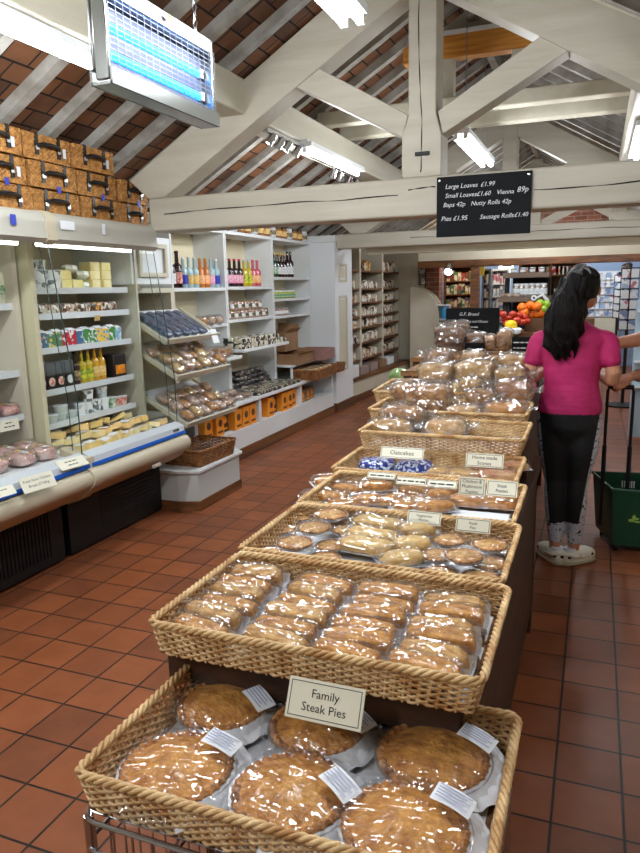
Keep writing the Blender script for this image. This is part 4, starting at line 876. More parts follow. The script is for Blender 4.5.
# cheese wedges on the deck
random.seed(5); G = 'wrapped cheese wedges on the chiller deck'
def wedge(mt, lab):
    t = thing('cheese_wedge','x','cheese',group=G); MB().prism([(-.05,0),(.05,.0),(.05,.030),(-.05,.012)], -.035, .035).build('cheese', mt, t, smooth=30); MB().box(-.01,.035,-.02,.02,.0285,.0300).build('sticker', lab, t, smooth=0); return t
chy = mat('cheddar', S(238,205,120), .4, coat=.5, c2=S(246,226,160), ns=10, vary=.06); chp = mat('cheshire', S(240,228,180), .4, coat=.5, c2=S(230,210,150), ns=10, vary=.06); cho = mat('red_leicester', S(240,206,140), .4, coat=.5, vary=.06)
Ws = [Proto(wedge(chy,cardw)),Proto(wedge(chp,lwhite)),Proto(wedge(cho,cardw))]
n = 0
for r in range(4):
    for c_ in range(9):
        x = -3.16+r*.150; x += random.uniform(-.02,.02); y = 3.08+c_*.103+random.uniform(-.02,.02); z = .625+.018*(3-r)
        Ws[(r*2+c_*3+ (c_//4))%3].put((x+.01,y,z), 0, '%s cheese wedge, %s along the %s row of the chiller deck' % (('cheddar coloured','pale crumbly','orange')[(r*2+c_*3+(c_//4))%3], ORD[c_], ('back','second','third','front')[r]), G, rot=(random.uniform(-.25,.25),-.15+random.uniform(-.2,.2),random.uniform(-1.0,1.0)), scale=random.uniform(1.05,1.35))
box_item('cheese_block','big yellow cheese block propped at the back of the deck','cheese',-3.27,3.62,.66,.14,.09,.06,yel,rot=(.1,-.5,.4),rz=.4)
# chiller at the edge: milk, meat
milk = thing('milk_bottle','plastic milk bottle on the top shelf of the edge chiller','bottle',(-3.02,2.93,1.458))
MB().sell((0,0,.085),(.04,.04,.088),.35,.4,20,14).build('jug_body', mat('milk_plastic',S(226,228,206),.35,coat=.3), milk); MB().lathe([(.022,.165),(.016,.20),(.0,.20)],12).build('neck', MATS['milk_plastic'], milk); MB().lathe([(.018,.195),(.018,.212),(0,.213)],12).build('cap', lgrn, milk); MB().box(.0385,.0405,-.03,.03,.05,.10).build('label', lgrn, milk, smooth=0)
meat = mat('pink_meat', S(226,140,136), .35, c2=S(240,190,180), ns=14, coat=.6, bump=.3, bs=30); ham = mat('ham', S(236,176,166), .4, c2=S(244,210,196), ns=9, coat=.5, bump=.3, bs=20)
def meatpack(label, p, s=1, mt=meat, grp='meat packs on the shelf of the edge chiller'):
    t = thing('meat_pack', label, 'meat', p, random.uniform(-.3,.3), grp); MB().sell((0,0,.03*s),(.06*s,.05*s,.03*s),.7,.7,20,10,nz=.012,nf=25,seed=int(p[1]*100)).build('meat', mt, t)
    MB().sell((0,0,.034*s),(.068*s,.056*s,.036*s),.7,.7,22,12,nz=.014,nf=22,seed=int(p[1]*77)).build('clear_bag', filmb, t); MB().box(.02*s,.05*s,-.025*s,.0,.064*s,.066*s).build('sticker', lwhite, t, smooth=0); MB().tube([(-.04*s,-.045*s,.05*s),(0,-.01*s,.068*s),(.04*s,.04*s,.05*s)],.004,6).build('orange_tie', lgold, t); return t
meatpack('pink bagged sausages on the lower shelf of the edge chiller beside the joint',(-3.0,2.90,.853)); meatpack('pink bagged sausages next along the lower shelf of the edge chiller',(-3.02,2.77,.853))
for i,(x,y) in enumerate(((-2.76,2.88),(-2.77,2.73),(-2.93,2.80),(-2.93,2.93),(-2.80,2.58))): meatpack('bag of pink ham on the deck of the edge chiller, %s from the joint strip' % ORD[i],(x,y,.626),1.2,ham,'ham bags on the deck of the edge chiller')
def tcard(label, px, py, X, w, h, lines, tilt, sz=.25):
    p = at(px,py,'X',X); t = thing('price_card', label, 'price card', p, rot=(pi/2-tilt,0,pi/2-.15)); 
    MB().box(-w/2,w/2,-h/2,h/2,0,.002).build('card', card, t, smooth=0)
    for i,l in enumerate(lines): text(l, h*sz, t, (0, h*.12-i*h*.34, .0026), rot=(0,0,0), align='CENTER')
tcard('cream card reading Fresh Farm Chicken on the chiller bumper', 38,482,-2.495,.19,.078,['Fresh Farm Chicken','Breast £7.00kg'], .5)
tcard('cream card lying at the joint of the two chillers', 72,463,-2.55,.18,.07,['~~~~~~~~~~','~~~~~~~~'], .95)
tcard('cream card at the photo edge on the chiller bumper', 3,492,-2.50,.12,.05,['~~~~~~~~'], .7)
tcard('cream card clipped to the sausage shelf of the edge chiller', 9,425,-2.935,.12,.06,['~~~~~','~~~~~~~~'], .1, .3)
# ================================================================= HAMPERS
def hamper(L_=.352):
    t = thing('wicker_hamper','x','hamper'); h, d = .143, .26; m = MB()
    def wall(p0, ax, n_, H, seed=0):
        cols_ = 2*int((Vector(ax).length)/.014)
        def fn(u,v):
            s = u*cols_; r = int(v*H/.0115); f = v*H/.0115-r
            return Vector(p0)+Vector(ax)*u+Vector((0,0,v*H))+Vector(n_)*(.0035*sin(pi*s/2+pi*(r%2))*(sin(pi*f))+.003*sin(pi*f))
        m.grid(fn, cols_*2, int(H/.0115)*4)
    wall((d/2,-L_/2+.004,.004),(0,L_-.008,0),(1,0,0),.105); wall((-d/2,-L_/2+.004,.004),(d,0,0),(0,-1,0),.105); wall((-d/2,L_/2-.004,.004),(d,0,0),(0,1,0),.105)
    m.box(-d/2,d/2-.002,-L_/2+.006,L_/2-.006,.002,.108); m.build('body', wickh, t, smooth=80)
    m = MB(); wall((d/2+.004,-L_/2,.112),(0,L_,0),(1,0,0),.026); m.box(-d/2,d/2+.003,-L_/2,L_/2,.110,.138)
    m.grid(lambda u,v: Vector((-d/2+(d+.006)*u,-L_/2+L_*v,.139+.002*sin(u*80)*sin(v*110))), 30, 40); m.build('lid', wickh, t, smooth=80)
    m = MB()
    for z in (.006,.108,.138): m.tube([(d/2+.003,-L_/2,z),(d/2+.003,L_/2,z)], .0045, 5); 
    m.tube([(-d/2,-L_/2,.138),(d/2,-L_/2,.138)], .0045, 5); m.tube([(-d/2,L_/2,.138),(d/2,L_/2,.138)], .0045, 5)
    for y in (-L_/2,L_/2): m.tube([(d/2,y,.004),(d/2,y,.138)], .0045, 5)
    m.build('binding', wickh, t)
    x = d/2+.006
    for y in (-.085,.085):
        s = MB().box(x-.004,x+.004,y-.012,y+.012,.030,.145).box(-.05,x+.004,y-.009,y+.009,.143,.147).build('strap', leath, t, smooth=0)
        MB().box(x+.003,x+.008,y-.012,y+.012,.055,.075).build('buckle', silv, s, smooth=0)
    MB().tube([(x,-.085,.075),(x+.02,-.065,.085),(x+.030,0,.088),(x+.02,.065,.085),(x,.085,.075)], .011, 8).build('handle', leath, t)
    MB().box(x-.001,x+.003,-.03,.03,.083,.105).build('clasp_plate', leath, t, smooth=0)
    return t
hp = Proto(hamper()); n = 0
tagw = mat('swing_tag', S(220,222,226), .5)
for tier, ys in enumerate(((2.52,2.90,3.28,3.66,4.00),(2.50,2.88,3.26,3.64,4.00),(2.50,2.86,3.24,3.62))):
    for i, y in enumerate(ys):
        sc_ = (1,.80,.97) if y == 4.00 else (1,1,.97)
        hp.put((-2.99+.01*((tier+i)%2), y, 1.930+tier*.1445), random.uniform(-.02,.02), 'brown wicker picnic hamper with black straps, %s tier, %s from the truss end' % (('bottom','middle','top')[tier], ORD[len(ys)-1-i] if tier < 2 else ORD[len(ys)-1-i]), 'wicker hampers stacked on the chillers', scale=sc_)
        if (tier, i) in ((2,1),(2,2),(2,3),(1,1),(2,0)):
            o = MB().box(0,.002,-.012,.012,-.05,0).build('swing_tag', tagw, smooth=0, loc=(-2.838,y+.11,1.930+tier*.1445+.085)); tag(o,'white swing tag hanging from the %s tier hamper, %s from the truss end' % (('bottom','middle','top')[tier], ORD[len(ys)-1-i]),'tag')
        elif tier == 0 and i:
            o = MB().box(0,.003,-.014,.014,-.018,.018).build('price_ticket', bl, smooth=0, loc=(-2.836,y+(.0 if i<4 else .02),1.932+.145)); tag(o,'blue price ticket on the bottom tier hamper, %s from the truss end' % ORD[len(ys)-1-i],'ticket')
# ================================================================= WALL SHELVING, SECTION BY SECTION
GX = -3.2
def unit(label, y0, y1, shelves, deep=(), ztop=2.05, kick=True):
    t = thing('shelf_unit', label, 'shelving', (-3.2,(y0+y1)/2,0)); O = Vector((-3.2,(y0+y1)/2,0)); P = lambda: MB(O)
    def B(m, name, mt, **k): o = m.build(name, mt, t, **k); o.location = (0,0,0); return o
    B(P().box(-3.54,-3.52,y0,y1-.002,.53,ztop), 'back_panel', backcream, smooth=0)
    B(P().box(-3.52,GX,y0,y0+.022,.53,ztop), 'upright', shelfw, smooth=0); B(P().box(-3.52,GX,y1-.022,y1-.002,.53,ztop), 'upright', shelfw, smooth=0)
    B(P().box(-3.52,GX,y0+.022,y1-.022,ztop-.03,ztop), 'top_board', shelfw, smooth=0)
    for z in shelves: B(P().box(-3.52,GX,y0+.022,y1-.022,z-.028,z), 'shelf', shelfw, smooth=0)
    for z, xf, a, b in deep: B(P().box(-3.52,xf,a,b,z-.028,z), 'deep_shelf', shelfw, smooth=0, bevel=.004)
    return t
unit('white shelf unit with clear bottles of cordial on its top shelf', 4.92, 5.82, (1.535,1.21), ((.925,-2.98,4.95,5.66),))
unit('white shelf unit with pink and yellow bottles above rows of jars', 5.825, 6.84, (1.542,1.235), ((.972,-2.98,5.70,6.72),))
unit('white shelf unit with green bottles next to the column', 6.845, 7.90, (1.640,1.41,1.226))
# recess beside the chiller
t = thing('shelf_recess', 'cream recess holding three sloping pastry trays between chiller and shelves', 'shelving', (-3.2,4.5,0)); O = Vector((-3.2,4.5,0)); 
def RB(m, name, mt, **k): o = m.build(name, mt, t, **k); o.location = (0,0,0); return o
RB(MB(O).box(-3.54,-3.50,4.09,4.915,.53,1.56), 'back_panel', backcream, smooth=0); RB(MB(O).box(-3.50,-3.18,4.86,4.915,.53,1.535), 'upright', cream, smooth=0); RB(MB(O).box(-3.50,-2.96,4.09,4.12,.53,1.56), 'upright', cream, smooth=0); RB(MB(O).box(-3.50,-3.18,4.12,4.86,1.50,1.535), 'top_board', cream, smooth=0)
# lower cabinet
t = thing('base_cabinet', 'long white base cabinet with open cubbies of orange boxes and a brown plinth', 'cabinet', (-3.2,6.3,0)); O = Vector((-3.2,6.3,0))
RB(MB(O).box(-3.50,-2.90,4.12,7.92,.495,.528), 'worktop', shelfw, smooth=0, bevel=.005)
RB(MB(O).box(-3.50,-2.93,4.70,7.90,.10,.27), 'front_panel', shelfw, smooth=0)
RB(MB(O).box(-3.50,-3.48,4.70,7.90,.27,.495), 'back_panel', mat('cubby_dark',S(120,112,96),.7), smooth=0)
for y in (4.70,5.86,6.86,7.84): RB(MB(O).box(-3.48,-2.93,y,y+.05,.27,.495), 'divider', shelfw, smooth=0)
RB(MB(O).box(-3.49,-2.915,4.70,7.90,0,.10), 'plinth_board', oak, smooth=0)
# sloping trays
def slope(label, yf0, yf1, xf, zf, xb, zb_):
    t = thing('display_tray', label, 'tray', (xf,(yf0+yf1)/2,zf)); L_ = math.dist((xf,zf),(xb,zb_)); an = math.atan2(zb_-zf, xf-xb); t.rotation_euler = (0, an, 0)
    h = (yf1-yf0)/2   # local -x runs up the slope
    MB().box(-L_,0,-h,h,0,.012).build('board', cream, t, smooth=0); MB().box(-.0,.014,-h,h,-.004,.035).build('front_lip', cream, t, smooth=0)
    for s in (-1,1): MB().box(-L_,.014,s*h-.012,s*h+.0,-.004,.030).build('side_lip', cream, t, smooth=0)
    MB().grid(lambda u,v: Vector((-L_*.99+L_*.97*u, -h*.9+h*1.8*v, .0135+.002*noise.noise(Vector((u*4,v*6,zf))))), 8, 8).build('paper_liner', paper, t)
    return t, L_, h, an
def on(t, an, lx, ly, lz): return Matrix.Translation(t.location) @ Matrix.Rotation(an,4,'Y') @ Vector((lx,ly,lz))
trs = [slope('top sloping cream tray with dark shiny packets', 4.13,4.86,-2.775,1.155,-3.12,1.36), slope('middle sloping cream tray of bagged buns', 4.13,4.86,-2.70,.907,-3.08,1.13), slope('lowest sloping cream tray piled with bagged pastries', 4.13,4.86,-2.645,.571,-3.03,.79)]
t, L_, h, an = trs[0]; navy = mat('dark_packet', S(44,52,70), .3, c2=S(110,130,165), ns=30, bump=.6, bs=40, coat=.9, contrast=(.45,.75))
pk = MB().sell((0,0,.018),(.16,.055,.018),.5,.4,26,10,nz=.008,nf=30,seed=3).build('snack_packet', navy); tag(pk,'x','packet'); G = 'dark packets on the top sloping tray'
for i in range(5):
    p = on(t,an,-.18,-.27+i*.115,.018); lb = 'long dark shiny packet, %s from the chiller on the top sloping tray' % ORD[i]
    if i == 0: pk.location = p; pk.rotation_euler = (0,an,0); pk['label'] = lb; pk['group'] = G
    else: c = cp(pk,p,lb,group=G); c.rotation_euler = (0,an,.04*(i%3-1))
tc_ = tag(MB().box(-.002,.002,-.045,.045,-.06,.05).build('price_ticket', cardw, smooth=0, loc=(-2.755,4.78,1.165)),'white price ticket clipped to the front of the top sloping tray','ticket'); tc_.rotation_euler=(0,-.3,0)
def bun(label, seed, mt=crustl, a=.05, b=.042, h=.04):
    t = thing('bagged_bun', label, 'bun'); MB().sell((0,0,h*.45),(a,b,h*.5),.8,.8,20,10,nz=.006,nf=40,seed=seed).build('bun', mt, t); MB().sell((0,0,h*.5),(a*1.15,b*1.15,h*.6),.7,.6,22,12,nz=.012,nf=28,seed=seed+2).build('clear_bag', filmb, t); return t
choc = mat('choc_bun', S(150,92,56), .5, c2=S(220,190,160), ns=18, bump=.4, bs=50, coat=.3)
iced = mat('iced_bun', S(226,206,190), .5, c2=S(180,120,80), ns=14, bump=.4, bs=50, coat=.3)
bp_ = [Proto(bun('x',1,crustl)),Proto(bun('x',2,pale)),Proto(bun('x',3,choc)),Proto(bun('x',4,pastry)),Proto(bun('x',5,iced))]
random.seed(11)
for ti, (nr, nc, kinds, nm, z0, z1) in ((1,(3,6,(1,4,0,1,4,3),'middle',.03,.0)),(2,(3,6,(3,1,4,3,4,2),'lowest',.04,.0))):
    t, L_, h, an = trs[ti]
    for r in range(nr):
        for c_ in range(nc):
            p = on(t,an,-.06-r*.11+(.0 if ti==1 else -.0),-.29+c_*.116,.020+.012*((r+c_)%2))
            bp_[kinds[(c_+r*2)%6]].put(p, 0, 'bagged bun, %s along the %s row of the %s sloping tray' % (ORD[c_], ('front','second','back')[r], nm), 'bagged buns on the %s sloping tray' % nm, rot=(0,an,random.uniform(-.4,.4)), scale=(1.05,1.12,1.25))
# bottles
def row(P_list, order, y0, dy, x, z, fmt, group, dx=0):
    for i, k in enumerate(order):
        P_list[k].put((x+dx*(i%2), y0+i*dy, z), 0, fmt(i), group)
BT = [bottle('drink_bottle','x','bottle',darkg,lred,blkcap,.30,.042), bottle('drink_bottle','x','bottle',clearg,lblue,whitec,.255,.036), bottle('drink_bottle','x','bottle',clearg,lgold,silv,.255,.036), bottle('drink_bottle','x','bottle',amberl,lorg,goldc,.255,.036), bottle('drink_bottle','x','bottle',clearg,lpink,silv,.255,.036),
      bottle('drink_bottle','x','bottle',darkg,lpink,pinkc,.26,.037), bottle('drink_bottle','x','bottle',yelg,lyel,silv,.26,.037), bottle('drink_bottle','x','bottle',pinkg,lorg,pinkc,.26,.037), bottle('drink_bottle','x','bottle',greeng,lgrn,goldc,.25,.037), bottle('drink_bottle','x','bottle',darkg,lwhite,goldc,.25,.037), bottle('drink_bottle','x','bottle',darkg,lwhite,blkcap,.28,.037)]
BP = [Proto(b) for b in BT]
nm1 = ['dark bottle with a black cap and white label','tall dark bottle with a red round label','clear bottle with a blue label','clear bottle with a gold label','clear bottle with a gold label','amber bottle with an orange label','amber bottle with an orange label','clear bottle with a pink label','clear bottle with a blue label']
row(BP,(10,0,1,2,2,3,3,4,1),4.99,.092,-3.25,1.536,lambda i: '%s, %s from the chiller' % (nm1[i],ORD[i]),'bottles on the top shelf of the cordial unit')
nm2 = ['white-labelled clear bottle','dark bottle with a pink label','dark bottle with a pink label','dark bottle with a pink label','yellow drink bottle with a lime label','yellow drink bottle with a lime label','pink drink bottle with an orange label','pink drink bottle with an orange label']
row(BP,(4,5,5,5,6,6,7,7),5.89,.098,-3.25,1.543,lambda i: '%s, %s from the first upright on the second unit' % (nm2[i],ORD[i]),'bottles on the top shelf of the pink bottle unit')
row(BP,(8,8,9,9,9,10,10),6.92,.085,-3.25,1.641,lambda i: 'wine-style bottle, %s from the upright on the top shelf beside the column' % ORD[i],'green bottles beside the column')
# jars
def jar(cat, label, body, lidm, lab, r=.035, h=.085, group=None):
    t = thing('jar', label, cat, group=group); MB().lathe([(0,0),(r*.95,0),(r,h*.05),(r,h*.75),(r*.82,h*.84),(r*.82,h*.86)],14).build('jar_body', body, t); MB().lathe([(r*.86,h*.84),(r*.88,h),(0,h)],14).build('lid', lidm, t); MB().lathe([(r*1.015,h*.18),(r*1.015,h*.62)],14).build('label', lab, t); return t
jam = mat('jam_brown', S(120,76,60), .2, coat=.8, c2=S(180,150,140), ns=30); 
JP = [Proto(jar('jar','x',jam,silv,lwhite)), Proto(jar('jar','x',jam,goldc,lblk)), Proto(jar('jar','x',lyel,whitec,lgrn))]
n = 0
for k in range(2):
    for c_ in range(12):
        JP[(c_+k)%2].put((-3.24-.085*k if k==0 else -3.24,5.88+c_*.075,1.236+(.087*k if k else 0)),0,'small jar, %s along the %s layer on the second unit' % (ORD[c_],('lower','upper')[k]),'small jars under the pink bottles') if not (k and c_>9) else None
for c_ in range(8): JP[2].put((-3.24,6.92+c_*.074,1.411),0,'pale green boxed jar, %s along the shelf under the green bottles' % ORD[c_],'pale green jars under the green bottles')
for c_ in range(5): JP[0].put((-3.24,6.92+c_*.078,1.227),0,'brown jar, %s from the upright on the third shelf of the unit beside the column' % ORD[c_],'jars on the third shelf beside the column')
# panettone-like bags on shelf 1.21
for i in range(5): bp_[(2,4,0,2,2)[i]].put((-3.22,5.10+i*.135,1.211),.2*i,'bagged cake, %s along the second shelf of the cordial unit' % ORD[i],'bagged cakes under the cordial bottles',scale=(1.2,1.2,1.9))
bp_[2].put((-3.10,5.12,.926),.2,'dark bagged cake on the deep third shelf of the cordial unit',None,scale=(1.3,1.3,1.5))
bagged_loaf('bread_loaf','pale bagged loaf at the end of the deep third shelf under the bagged cakes',Vector((-3.08,5.42,.926)),.22,.17,.085,pi/2,'bloomer',crust,31,None,0)
# boxed biscuits on the deep shelf
bis = patches('biscuit_print', [S(230,226,210),S(40,40,40),S(200,190,160),S(60,60,64),S(226,222,208)], 34, .4, .4)
G = 'black and cream biscuit packs on the deep shelf'
b0 = box_item('biscuit_pack','x','biscuits',-3.04,5.76,.973,.075,.10,.05,bis,group=G)
n = 0
for lay in range(2):
    for r in range(2):
        for c_ in range(11):
            if lay and c_ > 8: continue
            lb = 'black and cream biscuit pack, %s along the %s row, %s layer' % (ORD[c_], ('front','back')[r], ('lower','upper')[lay])
            if n == 0: b0['label'] = lb
            else: cp(b0,(-3.04-.12*r,5.76+c_*.088,.973+lay*.051),lb,rz=random.uniform(-.06,.06))
            n += 1
darkp = patches('dark_pack_print', [S(34,32,34),S(60,58,60),S(150,140,130),S(24,22,24),S(44,40,40)], 36, .35, .6)
G = 'dark wrapped cakes piled at the back of the worktop'
d0 = tag(MB().sell((0,0,.025),(.05,.055,.026),.6,.6,16,8,nz=.008,nf=30,seed=5).build('dark_pack', darkp),'x','packet',G); n = 0
for lay in range(4):
    for c_ in range(8-lay):
        lb = 'dark wrapped pack, %s along layer %s of the pile at the back of the worktop' % (ORD[c_], ('one','two','three','four')[lay]); p = (-3.24,5.88+c_*.115+lay*.05,.529+lay*.05)
        if n == 0: d0.location = p; d0['label'] = lb
        else: cp(d0,p,lb,rz=random.uniform(-.4,.4))
        n += 1
tr1 = patches('tray_bake_print', [S(60,56,50),S(214,206,180),S(36,34,34),S(190,180,150),S(50,46,44)], 40, .35, .6)
G = 'flat trays of dark and cream bakes along the worktop edge'
e0 = box_item('bake_tray','x','cakes',-3.0,6.0,.529,.105,.14,.03,tr1,group=G); n = 0
for r in range(2):
    for c_ in range(9):
        lb = 'flat pack of dark and cream bakes, %s along the %s row of the worktop' % (ORD[c_],('front','back')[r]); p = (-2.975-.155*r,5.86+c_*.118,.529)
        if n == 0: e0.location = p; e0['label'] = lb
        else: cp(e0,p,lb,rz=random.uniform(-.05,.05))
        n += 1
for i,(x,y,z,k) in enumerate(((-3.0,5.1,.53,4),(-2.99,5.25,.53,2),(-3.0,5.40,.53,4),(-3.0,5.55,.53,2),(-3.1,5.33,.53,2),(-3.02,5.32,.585,4),(-3.02,5.48,.585,4),(-3.14,5.15,.53,2),(-3.0,5.70,.53,2))):
    bp_[k].put((x,y,z),.3*i,'bagged tart, %s of the loose ones on the worktop before the dark bakes' % ORD[i],'bagged tarts loose on the worktop',scale=(1.25,1.25,1.2))
# cardboard boxes and wide basket by the column
cb = mat('cardboard', S(150,116,84), .7, c2=S(132,98,68), ns=6); cbp = mat('cardboard_pink', S(150,112,104), .6)
def openbox(label, x, y, z, w, d, h, m=cb, flap=.1, rz=0):
    t = thing('cardboard_box', label, 'box', (x,y,z), rz); a, b = d/2, w/2; e = .004
    MB().box(-a,a,-b,b,0,e).box(-a,-a+e,-b,b,e,h).box(a-e,a,-b,b,e,h).box(-a+e,a-e,-b,-b+e,e,h).box(-a+e,a-e,b-e,b,e,h).build('box_body', m, t, smooth=0)
    if flap:
        MB().add([(-a,-b,h),(-a,b,h),(-a-.02,b,h+flap),(-a-.02,-b,h+flap)],[(0,1,2,3)]).build('flap', m, t, smooth=0); MB().add([(-a,b,h),(a,b,h),(a,b+.05,h+flap*.7),(-a,b+.05,h+flap*.8)],[(0,1,2,3)]).build('flap', m, t, smooth=0)
        MB().add([(a,-b,h),(a,b,h),(a+.04,b,h+flap*.4),(a+.04,-b,h+flap*.4)],[(0,1,2,3)]).build('flap', m, t, smooth=0)
    return t
openbox('lower brown cardboard tray on the shelf beside the column',-3.15,7.15,.70,.42,.36,.11,cb,.05); openbox('brown cardboard box with torn flaps standing in the corner of the shelf',-3.3,7.22,.83,.36,.26,.20,cb,.12); openbox('flat pinkish cardboard box against the column',-3.06,7.62,.70,.42,.36,.12,cbp,.0)
t = thing('wall_rack','low white rack lifting the cardboard boxes above the wide basket','rack',(-3.2,7.38,.53)); MB().box(-.30,.18,-.50,.50,.145,.168).build('rack_shelf', shelfw, t, smooth=0)
for x in (-.29,.15):
    for y in (-.49,.47): MB().box(x,x+.02,y,y+.02,0,.145).build('leg', shelfw, t, smooth=0)
def wbasket(label, x, y, z, w, d, h, rz=0, group=None):
    t = thing('wicker_basket', label, 'basket', (x,y,z), rz, group); return basket_parts(t, w, d, h, wickd, wickd, row=.010, sp=.03, liner=False, taper=.9)
wbasket('long brown wicker basket of bagged pastries at the end of the worktop',-2.93,7.30,.529,.32,.72,.11)
wbasket('short brown wicker basket against the column panel',-2.93,7.82,.529,.30,.24,.10)
for i in range(10): bp_[(1,4,1,0,1)[i%5]].put((-2.97+.09*(i%2),7.02+(i//2)*.135,.60),.5*i,'bagged pale pastry, %s in the long brown basket' % ORD[i],'bagged pastries in the long brown basket',scale=1.15)
# orange boxes in the cubbies
orb = mat('orange_box', S(232,138,30), .5, c2=S(240,158,50), ns=3); brb = mat('box_brown', S(92,56,32), .6)
def obox(label, x, y, w=.125, m=orb, h=.185):
    t = thing('gift_box', label, 'box', (x,y,.272), 0, 'boxes in the open cubbies'); MB().box(-.13,.13,-w/2,w/2,0,h).build('box_body', m, t, smooth=0, bevel=.003)
    m2 = MB(); m2.lathe([(.026,0),(.033,0),(.033,.001),(.026,.001)],16,M=Matrix.Rotation(pi/2,4,'Y'),c=(.1305,0,h*.6)); m2.build('printed_ring', brb if m is orb else orb, t); MB().box(.1303,.132,-w*.33,w*.33,h*.14,h*.24).build('printed_band', brb if m is orb else orb, t, smooth=0); return t
for i,(x,y,m_) in enumerate(((-3.12,5.02,orb),(-3.10,5.18,orb),(-3.14,5.33,brb),(-3.08,5.48,orb),(-3.08,5.63,orb),(-3.08,5.77,orb),(-3.16,6.02,orb),(-3.08,6.17,orb),(-3.13,6.34,brb),(-3.08,6.50,orb),(-3.08,6.64,orb),(-3.10,6.77,orb),(-3.1,7.02,cb),(-3.1,7.18,cb),(-3.12,7.34,cb))):
    obox('%s box in the open cubby, %s from the wicker basket plinth' % ({'orange_box':'orange printed','box_brown':'dark brown','cardboard':'plain cardboard'}[m_.name],ORD[i]),x,y,m=m_,h=.13 if m_ is cb else .185, w=.13 if m_ is not cb else .14)
# plinth and basket next to the chiller
t = thing('display_plinth','low grey-white plinth with angled front corner and brown skirting beside the chiller','plinth',(0,0,0))
po = [(-2.80,3.975),(-2.64,3.975),(-2.50,4.02),(-2.50,4.62),(-2.92,4.98),(-2.92,4.02)]
MB().prism(po,.07,.27,'Z').build('plinth_body', mat('plinth_paint',S(196,200,196),.5), t, smooth=0); MB().prism([(-2.82,3.955),(-2.63,3.955),(-2.48,4.01),(-2.48,4.64),(-2.92,5.01),(-2.92,3.96)],.27,.292,'Z').build('plinth_top', shelfw, t, smooth=0, bevel=.004); MB().prism([(-2.81,3.965),(-2.635,3.965),(-2.49,4.012),(-2.49,4.63),(-2.91,4.99),(-2.91,3.97)],0,.07,'Z').build('skirting_board', oak, t, smooth=0)
wbasket('brown wicker basket with a few clear packets on the low plinth',-2.66,4.32,.293,.33,.50,.115,rz=-.05)
for i,(x,y) in enumerate(((-2.70,4.25),(-2.62,4.35),(-2.72,4.42))): bp_[2].put((x,y,.305),i,'small clear packet, %s in the basket on the plinth' % ORD[i],'packets in the basket on the plinth',scale=(1,1,.7))
# row of boxes on top of the units
G = 'jars and cartons on top of the shelf units'
tj = [Proto(jar('jar','x',mat('honey',S(150,96,50),.3,coat=.6),blkcap,lgold,.04,.12)),Proto(jar('jar','x',lwhite,whitec,lblk,.04,.11))]
for i in range(20): tj[i%3==1].put((-3.22,5.02+i*.145,2.051),0,'preserve jar on top of the shelf units, %s from the truss' % ORD[i],G)
# ---- second bay beyond the column
X2 = -3.0
ys = [8.62, 9.22, 10.30, 11.25]
zs = [at(359.5,y,'X',X2).z for y in (270,288.5,302.5,316.6,328,343.6,360)]
for k in range(3):
    y0, y1 = ys[k], ys[k+1]
    t = thing('shelf_unit', 'tall cream shelf unit with oak-edged shelves past the column, %s of three' % ('narrow first','middle','last')[k], 'shelving', (-3.2,(y0+y1)/2,0), group=None); O = Vector((-3.2,(y0+y1)/2,0))
    RB(MB(O).box(-3.54,-3.50,y0,y1-.002,.335,2.1), 'back_panel', mat('dark_back',S(70,56,44),.8), smooth=0)
    for y in (y0,y1-.035): RB(MB(O).box(-3.50,X2,y,y+.03,.335,2.1), 'upright', cream, smooth=0)
    for z in zs: RB(MB(O).box(-3.50,X2,y0+.03,y1-.035,z-.022,z), 'shelf', oak, smooth=0)
pk2 = patches('far_pack_print', [S(236,232,222),S(214,196,160),S(236,232,222),S(90,70,56),S(200,150,100),S(226,222,214)], 24, .5, .3)
pk3 = patches('far_pack_gold', [S(214,160,70),S(180,120,40),S(236,200,120)], 20, .5, .3)
f0 = MB().box(-.045,.045,-.04,.04,0,.105).sell((0,0,.108),(.04,.035,.012),.8,.8,8,4).build('shelf_pack', pk2); tag(f0,'x','packet'); n = 0
for si, z in enumerate(zs):
    for k in range(3):
        y = ys[k]+.09; j = 0
        while y < ys[k+1]-.08:
            skip = (si == 0 and not (9.5 < y < 9.85 or y > 10.35)) 
            if not skip:
                sc_ = (1,1,random.uniform(.75,1.1)*(1.35 if si==0 else 1)); lb = 'small packet, %s on shelf %s of the %s oak-edged unit' % (ORD[min(j,19)], ('one','two','three','four','five','six','seven')[si], ('first','second','third')[k])
                if n == 0: f0.location = (X2-.07,y,z); f0['label'] = lb; f0['group'] = 'packets on the oak-edged shelves'
                else:
                    c = cp(f0,(X2-.07-random.uniform(0,.05),y,z),lb,scale=sc_)
                    if si == 0 and k == 1: c.data = c.data if c.data.materials[0] is pk3 else c.data.copy(); c.data.materials[0] = pk3
                n += 1; j += 1
            y += .105 if k != 2 else .115
        
